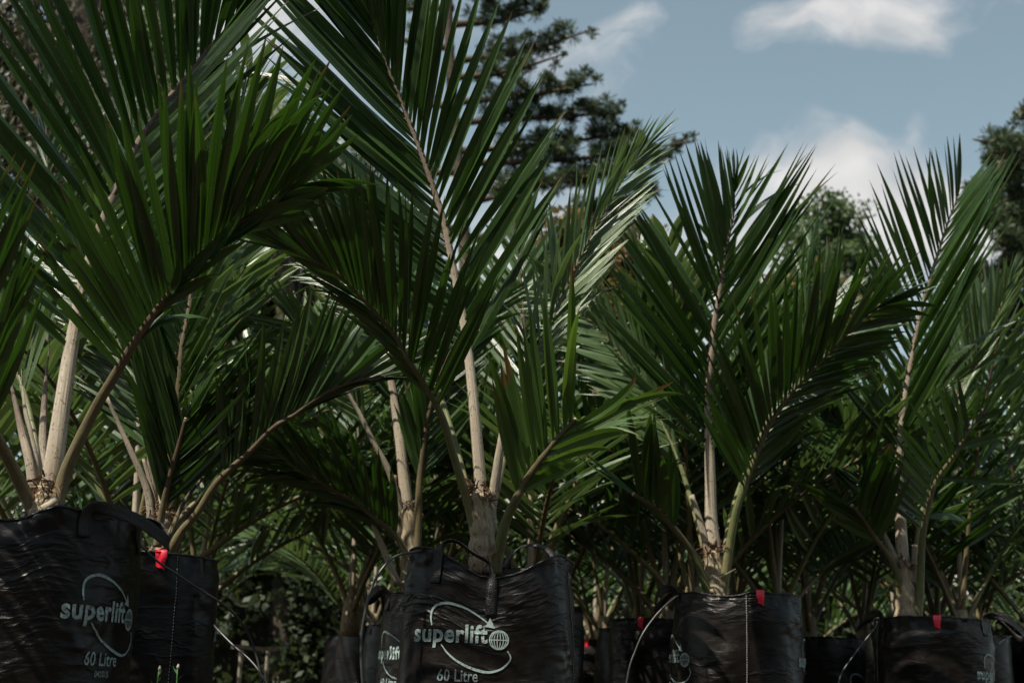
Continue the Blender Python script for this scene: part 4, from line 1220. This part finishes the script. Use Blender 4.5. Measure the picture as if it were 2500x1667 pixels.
# ------------------------------------------------------------------ irrigation tubes, debris, weeds
def tube(label, pts, r=0.0027):
    wp = [P(x, y, Y) for (x, y, Y) in pts]
    c = wp[-1].copy()
    path, _ = catmull([p - c for p in wp], 60)
    v, f, uv = tube_arrays(path, [r] * 60, 8)
    o = mesh_obj('irrigation_tube', v, f, TUBE, None, True, uv)
    o.location = c
    tag(o, label, 'tube', 'thin irrigation tubes')
tube('thin black tube arching out left from the centre bag', [(1030, 1345, 3.34), (1012, 1347, 3.3), (965, 1358, 3.27), (930, 1392, 3.25), (905, 1440, 3.24), (890, 1500, 3.23), (882, 1560, 3.23), (882, 1620, 3.22), (888, 1700, 3.22)], 0.0031)
tube('thin dark tube sagging across the red-tagged bag on the left', [(340, 1325, 3.2), (355, 1342, 3.2), (385, 1370, 3.22), (430, 1400, 3.24), (490, 1440, 3.27), (545, 1475, 3.3), (590, 1520, 3.35), (620, 1580, 3.4), (635, 1640, 3.4), (648, 1710, 3.4)])
tube('thin dark tube low on the right of the red-tagged left bag', [(522, 1525, 3.5), (535, 1540, 3.48), (570, 1575, 3.45), (610, 1610, 3.42), (640, 1650, 3.4), (660, 1710, 3.4)])
tube('thin tube curving down left from the dashed-seam bag', [(1655, 1452, 4.45), (1630, 1472, 4.4), (1600, 1503, 4.38), (1570, 1545, 4.36), (1550, 1590, 4.35), (1535, 1635, 4.34), (1522, 1720, 4.33)])
tube('thin tube slanting down left from the rightmost front bag', [(2142, 1515, 5.08), (2136, 1532, 5.06), (2110, 1565, 5.05), (2080, 1605, 5.04), (2052, 1650, 5.03), (2040, 1720, 5.02)])
tube('thin tube between the rightmost front bag and the cut off bag', [(2470, 1552, 5.3), (2450, 1562, 5.28), (2432, 1578, 5.25), (2416, 1594, 5.2)], 0.0018)

def batten():
    a, b = P(568, 1578, 9.0), P(676, 1585, 9.2)
    d = (b - a); n = 8
    c = (a + b) / 2
    V, F = [], []
    up = Vector((0, 0, 1)); sd_ = d.cross(up).normalized()
    for i in range(n + 1):
        p = a - c + d * (i / n) + Vector((0, 0, 0.003 * math.sin(i)))
        for s, t in ((-1, -1), (1, -1), (1, 1), (-1, 1)):
            V.append(p + sd_ * (0.02 * s) + up * (0.012 * t))
    for i in range(n):
        for k in range(4):
            q = i * 4 + k; r = i * 4 + (k + 1) % 4
            F.append((q, r, r + 4, q + 4))
    F += [(3, 2, 1, 0), (n * 4, n * 4 + 1, n * 4 + 2, n * 4 + 3)]
    o = mesh_obj('timber_batten', V, F, TIMBER, None, False); o.location = c
    tag(o, 'pale timber batten lying low in the dark behind the left bags', 'batten')
    for k, (x0, Y0) in enumerate(((590, 9.0), (655, 9.2))):     # two short stakes carry it
        t = P(x0, 1582, Y0); 
        v, f, uv = tube_arrays([Vector((t.x - c.x, t.y - c.y, -c.z - 0.02)), Vector((t.x - c.x, t.y - c.y, t.z - c.z - 0.012))], [0.015, 0.014], 6)
        mesh_obj('stake', v, f, TIMBER, o, False, uv)
batten()

def weed(label, x, y0, Y, h, seed):
    rnd = random.Random(seed)
    b = P(x, y0, Y); b.z = 0.0
    top = P(x, y0, Y).z
    root = thing('weed', label, 'weed', b, 'small weeds')
    H = top
    path, _ = catmull([Vector((0, 0, -0.01)), Vector((rnd.uniform(-.004, .004), 0, H * 0.5)), Vector((0, 0, H))], 14)
    v, f, uv = tube_arrays(path, [0.0016 - 0.0008 * i / 13 for i in range(14)], 6)
    mesh_obj('stem', v, f, WEED, root, True, uv)
    for i in range(9):
        z = H * (0.35 + 0.6 * i / 8)
        a = i * 2.4 + seed
        d = Vector((math.cos(a), math.sin(a) * 0.7, 0.9)).normalized(); s = d.cross(Vector((0, 0, 1))).normalized()
        L_ = rnd.uniform(0.014, 0.026); w = 0.0026
        p = Vector((0, 0, z))
        V = [p, p + d * L_ * 0.4 + s * w, p + d * L_, p + d * L_ * 0.4 - s * w, p + d * L_ * 0.5 + Vector((0, 0, -0.001))]
        mesh_obj('weed_leaf', V, [(0, 1, 4), (1, 2, 4), (2, 3, 4), (3, 0, 4)], WEED, root, False)
    v, f, uv = tube_arrays([Vector((0, 0, H)), Vector((0.001, 0, H + 0.004)), Vector((0.001, 0, H + 0.009))], [0.0012, 0.0028, 0.0008], 7)
    mesh_obj('flower_head', v, f, WEED_FLOWER, root, True, uv)
weed('small green weed with a pale bud, left of two below the red-tagged bag', 388, 1636, 2.75, 0.1, 1)
weed('small green weed with a pale bud, right of two below the red-tagged bag', 433, 1632, 2.75, 0.1, 2)

def blades(label, pts, Y):
    b = P(pts[0][0], pts[0][1], Y)
    root = thing('grass_tuft', label, 'grass', b, None)
    for (x0, y0, x1, y1) in pts:
        a, c = P(x0, y0, Y) - b, P(x1, y1, Y - 0.01) - b
        m_ = (a + c) / 2 + Vector((0.004, 0, 0.003)); w = Vector((0.0032, 0, 0))
        mesh_obj('blade', [a - w, a + w, m_ + w * 0.8, c, m_ - w * 0.8, (a + m_) / 2 + Vector((0, 0.002, 0))], [(0, 1, 5), (1, 2, 5), (2, 4, 5), (4, 0, 5), (2, 3, 4)], WEED, root, True)
blades('few short grass blades on the soil of the large left bag', [(176, 1252, 166, 1205), (197, 1250, 184, 1194), (212, 1250, 208, 1210), (172, 1252, 178, 1222)], 3.0)

# ------------------------------------------------------------------ trees behind
def leaf_quads(centers, n_each, spread, size, aspect, seed, droop=0.0, flat=0.6):
    """Leaf-sized quads spread through clumps. centers (k,3), spread (k,) or float."""
    rg = np.random.default_rng(seed)
    c = np.repeat(np.asarray(centers, dtype=np.float64), n_each, axis=0)
    sp = np.repeat(np.broadcast_to(np.asarray(spread, dtype=np.float64).reshape(-1, 1), (len(centers), 1)), n_each, axis=0)
    n = len(c)
    off = rg.normal(size=(n, 3)); off /= np.linalg.norm(off, axis=1, keepdims=True)
    off *= rg.random((n, 1)) ** 0.45 * sp; off[:, 2] *= flat
    p = c + off
    d = rg.normal(size=(n, 3)); d[:, 2] = d[:, 2] * 0.7 - droop * 2
    d /= np.linalg.norm(d, axis=1, keepdims=True)
    s = np.cross(d, rg.normal(size=(n, 3))); s /= np.linalg.norm(s, axis=1, keepdims=True) + 1e-9
    ln = size * rg.uniform(0.6, 1.3, (n, 1)); w = ln * aspect
    q = np.stack([p, p + d * ln * 0.45 + s * w, p + d * ln, p + d * ln * 0.45 - s * w], 1).reshape(-1, 3)
    return q

def limb_arrays(path_pts, r0, r1, n=14, sides=7):
    path, _ = catmull(path_pts, n)
    rad = [r0 + (r1 - r0) * (i / (n - 1)) ** 0.8 for i in range(n)]
    return tube_arrays(path, rad, sides), path

def merge(parts):
    V, F, U = [], [], []
    for v, f, u in parts:
        o = len(V); V += list(v); U += list(u); F += [tuple(i + o for i in q) for q in f]
    return V, F, U

def tree(name, label, base, trunk_parts, limb_parts, quads, mat, group=None):
    root = thing(name, label, 'tree', base, group)
    b = np.array(base)
    v, f, u = merge(trunk_parts); mesh_obj('trunk', [Vector(q) - base for q in v], f, BARK, root, True, u)
    if limb_parts:
        v, f, u = merge(limb_parts); mesh_obj('limbs', [Vector(q) - base for q in v], f, BARK, root, True, u)
    q = quads - b
    quad_mesh('crown', q, len(q) // 4, mat, root)
    return root

def pine(label, bx, Y, top_px, branches, seed, dens=24, tuft=0.155, ndl=0.009):
    """branches: list of (start px, py, end px, py, rise, thickness of foliage m, depth offset)."""
    rnd = random.Random(seed)
    base = P(bx, 1600, Y); base.z = -0.05
    top = P(bx + 10, top_px, Y)
    tp, trk = limb_arrays([base, base.lerp(top, 0.4) + Vector((0.2, 0, 0)), base.lerp(top, 0.75) - Vector((0.15, 0, 0)), top], 0.19, 0.05, 20, 10)
    limbs, centers, spreads = [], [], []
    for (x0, y0, x1, y1, sag, th, dy) in branches:
        a, c = P(x0, y0, Y), P(x1, y1, Y + dy)
        m_ = a.lerp(c, 0.5) + Vector((0, 0, -sag))
        lp, path = limb_arrays([a, m_, c], 0.07, 0.015, 14, 6)
        limbs.append(lp)
        ln = (c - a).length
        for k in range(int(ln * dens)):
            t = 0.2 + 0.8 * (k + rnd.random()) / (ln * dens)
            q = path[min(13, int(t * 13))].lerp(path[min(13, int(t * 13) + 1)], (t * 13) % 1)
            if mnoise.noise(Vector((t * ln * 1.6, x1, seed))) < -0.28: continue
            cc = q + Vector((rnd.gauss(0, 0.05), rnd.gauss(0, 0.22), rnd.uniform(-0.1, 0.9) * th * 0.45 * (1.35 - t)))
            centers.append(cc); spreads.append(tuft * rnd.uniform(0.55, 1.25) * (0.75 if t > 0.92 else 1.0))
            if rnd.random() < 0.25:
                lp2, _ = limb_arrays([q, q.lerp(cc, 0.5) + Vector((0, 0, -0.03)), cc], 0.016, 0.006, 5, 4)
                limbs.append(lp2)
    rg = np.random.default_rng(seed)
    per = 70
    C_ = np.repeat(np.array([tuple(c) for c in centers]), per, axis=0); S_ = np.repeat(np.array(spreads), per)[:, None]
    d = rg.normal(size=C_.shape); d[:, 2] += 0.45; d /= np.linalg.norm(d, axis=1, keepdims=True)
    p0 = C_ + d * S_ * rg.uniform(0.0, 0.45, S_.shape)
    sd2 = np.cross(d, rg.normal(size=C_.shape)); sd2 /= np.linalg.norm(sd2, axis=1, keepdims=True)
    ln_ = S_ * rg.uniform(0.5, 0.85, S_.shape); w_ = ndl * rg.uniform(0.6, 1.2, S_.shape)
    q = np.stack([p0 - sd2 * w_ * 0.6, p0 + sd2 * w_ * 0.6, p0 + d * ln_ + sd2 * w_, p0 + d * ln_ - sd2 * w_], 1).reshape(-1, 3)
    return tree('pine_tree', label, base, [tp], limbs, q, PINE_N, 'pine trees in the background')

pine('tall pine with layered dark branches rising behind the centre palm', 1110, 22.0, -420,
     [(1110, 60, 1335, 15, 0.1, 0.75, 0.3), (1110, -20, 1300, -60, 0.1, 0.7, -0.3), (1108, 150, 1448, 72, 0.12, 0.62, 0.1), (1108, 190, 1370, 135, 0.1, 0.3, -0.5),
      (1112, 300, 1520, 276, 0.0, 0.45, 0.2), (1112, 250, 1450, 205, 0.05, 0.50, -0.4), (1115, 400, 1690, 345, 0.12, 0.50, 0.0), (1115, 370, 1570, 318, 0.06, 0.40, 0.5),
      (1118, 480, 1640, 378, 0.0, 0.12, 0.6), (1120, 500, 1520, 412, 0.0, 0.22, -0.4), (1122, 590, 1600, 472, 0.05, 0.25, 0.3),
      (1108, 120, 880, 55, 0.1, 0.4, 0.2), (1110, 260, 900, 215, 0.1, 0.4, 0.5), (1112, 420, 860, 400, 0.1, 0.4, 0.2), (1108, 20, 790, -10, 0.1, 0.4, 0.4), (1120, 560, 960, 510, 0.1, 0.35, 0.1)], 5)
pine('dark pine at the right edge with sky between its lower layers', 2540, 20.0, 180,
     [(2540, 300, 2490, 262, 0.0, 0.3, 0.1), (2540, 360, 2375, 340, 0.05, 0.45, 0.3), (2540, 400, 2420, 370, 0.0, 0.5, -0.5), (2540, 470, 2365, 455, 0.0, 0.35, 0.5), (2540, 440, 2440, 420, 0.0, 0.6, -0.4), (2540, 540, 2400, 500, 0.1, 0.6, 0.2), (2545, 620, 2420, 580, 0.1, 0.6, -0.6), (2545, 690, 2350, 672, 0.1, 0.22, 0.2),
      (2545, 730, 2340, 725, 0.05, 0.2, -0.5), (2545, 640, 2460, 620, 0.1, 0.5, 0.5), (2545, 790, 2380, 765, 0.1, 0.25, 0.4), (2545, 860, 2440, 830, 0.1, 0.35, 0.1), (2540, 330, 2640, 300, 0.0, 0.5, 0.1), (2540, 480, 2700, 450, 0.0, 0.5, 0.1), (2545, 600, 2440, 520, 0.0, 0.6, 0.4), (2545, 520, 2460, 470, 0.0, 0.6, -0.2), (2545, 860, 2330, 790, 0.1, 0.3, 0.3), (2545, 930, 2420, 900, 0.1, 0.4, 0.1), (2545, 760, 2420, 700, 0.1, 0.35, -0.4), (2540, 420, 2400, 400, 0.0, 0.6, 0.0), (2545, 570, 2380, 545, 0.0, 0.5, -0.1), (2545, 880, 2360, 850, 0.1, 0.3, 0.0), (2545, 660, 2340, 640, 0.05, 0.25, 0.3)], 6, 28)

def round_tree(label, bx, Y, crown, seed, mat, n_clump, size, aspect, name='broadleaf_tree', per=60, droop=0.0, spread=0.5, trunk_r=0.16, flat=0.75):
    """crown: list of ellipses (px, py, rx px, ry px)."""
    rnd = random.Random(seed)
    base = P(bx, 1600, Y); base.z = -0.05
    cen = []
    s = Y / F_PX
    for (x, y, rx, ry) in crown:
        k = int(n_clump * (rx * ry) / sum(c[2] * c[3] for c in crown)) + 1
        for _ in range(k):
            a = rnd.uniform(0, 2 * math.pi); e = rnd.uniform(-1, 1); rr = rnd.random() ** 0.4
            d = Vector((math.cos(a) * math.sqrt(1 - e * e), math.sin(a) * math.sqrt(1 - e * e), e)) * rr
            c = P(x, y, Y)
            cen.append(c + Vector((d.x * rx * s, d.y * rx * s, d.z * ry * s)))
    top = P(crown[0][0], crown[0][1], Y)
    tp, trk = limb_arrays([base, base.lerp(top, 0.5) + Vector((0.1, 0, 0)), top], trunk_r, trunk_r * 0.3, 16, 9)
    limbs = []
    for c in rnd.sample(cen, min(26, len(cen))):
        st = trk[rnd.randrange(7, 14)]
        lp, _ = limb_arrays([st, st.lerp(c, 0.5) + Vector((0, 0, 0.1)), c], trunk_r * 0.28, 0.008, 8, 5)
        limbs.append(lp)
    q = leaf_quads([tuple(c) for c in cen], per, spread, size, aspect, seed, droop, flat)
    return tree(name, label, base, [tp], limbs, q, mat)

round_tree('rounded green tree beyond the gap between the right palms', 2030, 32.0, [(2030, 540, 85, 65), (1960, 590, 60, 50), (2100, 610, 70, 60), (2020, 640, 110, 50), (1960, 690, 60, 60), (2140, 690, 50, 50), (2040, 720, 100, 40)], 31, BROAD, 150, 0.15, 0.30, per=60, spread=0.40)
round_tree('russet and green tree behind the centre right palms', 1520, 15.0, [(1520, 640, 100, 90), (1450, 700, 90, 90), (1600, 720, 100, 90), (1530, 790, 160, 90), (1400, 600, 60, 60)], 32, RUSSET, 150, 0.10, 0.35, per=80, spread=0.3)
round_tree('low orange tinged shrub behind the right palms', 1960, 17.0, [(1960, 760, 110, 90), (2050, 800, 90, 80), (1880, 800, 80, 80)], 33, RUSSET, 100, 0.11, 0.35, per=70, spread=0.32)
round_tree('pale green leafy tree right of the dark weeping tree', 420, 13.0, [(400, 60, 130, 150), (440, 240, 100, 130), (350, -60, 150, 120), (520, 330, 80, 90)], 34, PALE, 120, 0.13, 0.16, per=44, droop=0.5, spread=0.28)
round_tree('pale thin leaved tree behind the tips of the left fronds', 690, 15.0, [(690, 330, 90, 110), (640, 260, 60, 90), (760, 440, 90, 90), (660, 470, 100, 100), (830, 380, 60, 80)], 35, PALE, 120, 0.13, 0.13, per=40, droop=0.4, spread=0.26)
round_tree('olive green tree low behind the left and centre palms', 760, 16.0, [(700, 700, 150, 110), (860, 760, 150, 110), (600, 780, 120, 120), (980, 620, 90, 90)], 36, WEEP, 200, 0.13, 0.25, per=70, droop=0.4, spread=0.34)

def weeping(label, bx, Y, region, seed, mat, strands, leaf=0.10):
    rnd = random.Random(seed); rg = np.random.default_rng(seed)
    base = P(bx, 1600, Y); base.z = -0.05
    top = P(bx, region[1] - 150, Y)
    tp, trk = limb_arrays([base, base.lerp(top, 0.5) + Vector((0.15, 0, 0)), top], 0.42, 0.2, 18, 12)
    limbs, quads = [], []
    x0, y0, x1, y1 = region
    anchors = []
    for i in range(26):
        e = P(rnd.uniform(x0, x1), rnd.uniform(y0 - 250, y1 - 150), Y + rnd.uniform(-0.9, 1.0))
        st = trk[rnd.randrange(9, 18)]
        lp, path = limb_arrays([st, st.lerp(e, 0.55) + Vector((0, 0, 0.25)), e], 0.07, 0.012, 12, 6)
        limbs.append(lp); anchors += path[4:]
    for i in range(strands):
        a = rnd.choice(anchors) + Vector((rnd.gauss(0, 0.12), rnd.gauss(0, 0.15), rnd.gauss(0, 0.12)))
        ln = rnd.uniform(0.25, 0.7); n = int(ln * 52)
        t = np.linspace(0, 1, n)[:, None]
        dirv = np.array([rnd.gauss(0, 0.25), rnd.gauss(0, 0.25), -1.0])
        p = np.array(a) + dirv * t * ln + rg.normal(size=(n, 3)) * 0.03
        d = rg.normal(size=(n, 3)) * 0.6; d[:, 2] -= 1.0; d /= np.linalg.norm(d, axis=1, keepdims=True)
        s = np.cross(d, rg.normal(size=(n, 3))); s /= np.linalg.norm(s, axis=1, keepdims=True)
        L_ = leaf * rg.uniform(0.6, 1.2, (n, 1)); w = L_ * 0.14
        quads.append(np.stack([p, p + d * L_ * 0.45 + s * w, p + d * L_, p + d * L_ * 0.45 - s * w], 1).reshape(-1, 3))
    return tree('weeping_tree', label, base, [tp], limbs, np.concatenate(quads), mat)
weeping('big dark weeping tree with dappled sky gaps in the upper left corner', 170, 11.0, (-180, -60, 330, 620), 41, WEEP, 900)

# long hedge that closes the view behind the rows
def hedge(x0=-9.5, x1=9.5, Yh=15.4, h=2.15, n=2600, label='long dark green hedge closing the view behind the palm rows', sd=3):
    V, F = [], []
    nx, nz = 120, 12
    rg = np.random.default_rng(sd)
    def topz(x): return h + 0.30 * mnoise.noise(Vector((x * 0.5, 3.1, 0))) + 0.18 * mnoise.noise(Vector((x * 1.7, 1.1, 0)))
    root = thing('hedge', label, 'hedge', (0, Yh, 0))
    cen = []
    for i in range(2600):
        x = rg.uniform(x0, x1); t = topz(x)
        z = t * rg.random() ** 0.7
        y = -0.55 + rg.normal() * 0.18 if rg.random() < 0.75 else rg.uniform(-0.5, 0.5)
        if y > -0.3: z = t + rg.normal() * 0.08
        cen.append((x, y, z))
    q = leaf_quads(cen, 26, 0.22, 0.10, 0.3, 8, 0.1, 0.9)
    quad_mesh('foliage', q, len(q) // 4, HEDGE, root)
    for j in range(nz + 1):
        for i in range(nx + 1):
            x = x0 + (x1 - x0) * i / nx
            a = math.pi * j / nz
            V.append((x, -0.42 * math.cos(a) * (1 + 0.2 * mnoise.noise(Vector((x, a * 2, 5)))), max(0, math.sin(a)) ** 0.3 * (topz(x) - 0.1) - 0.03))
    for j in range(nz):
        for i in range(nx):
            a = j * (nx + 1) + i
            F.append((a, a + 1, a + nx + 2, a + nx + 1))
    mesh_obj('light_block_core', V, F, CORE, root, True)  # solid dark shell added to stop light passing through the leaves
hedge()
hedge(-14, 14, -5.5, 4.2, 900, 'unseen tall hedge added behind the camera to shade the bag fronts', 4)  # out of view, added to cut low sky light on the bags
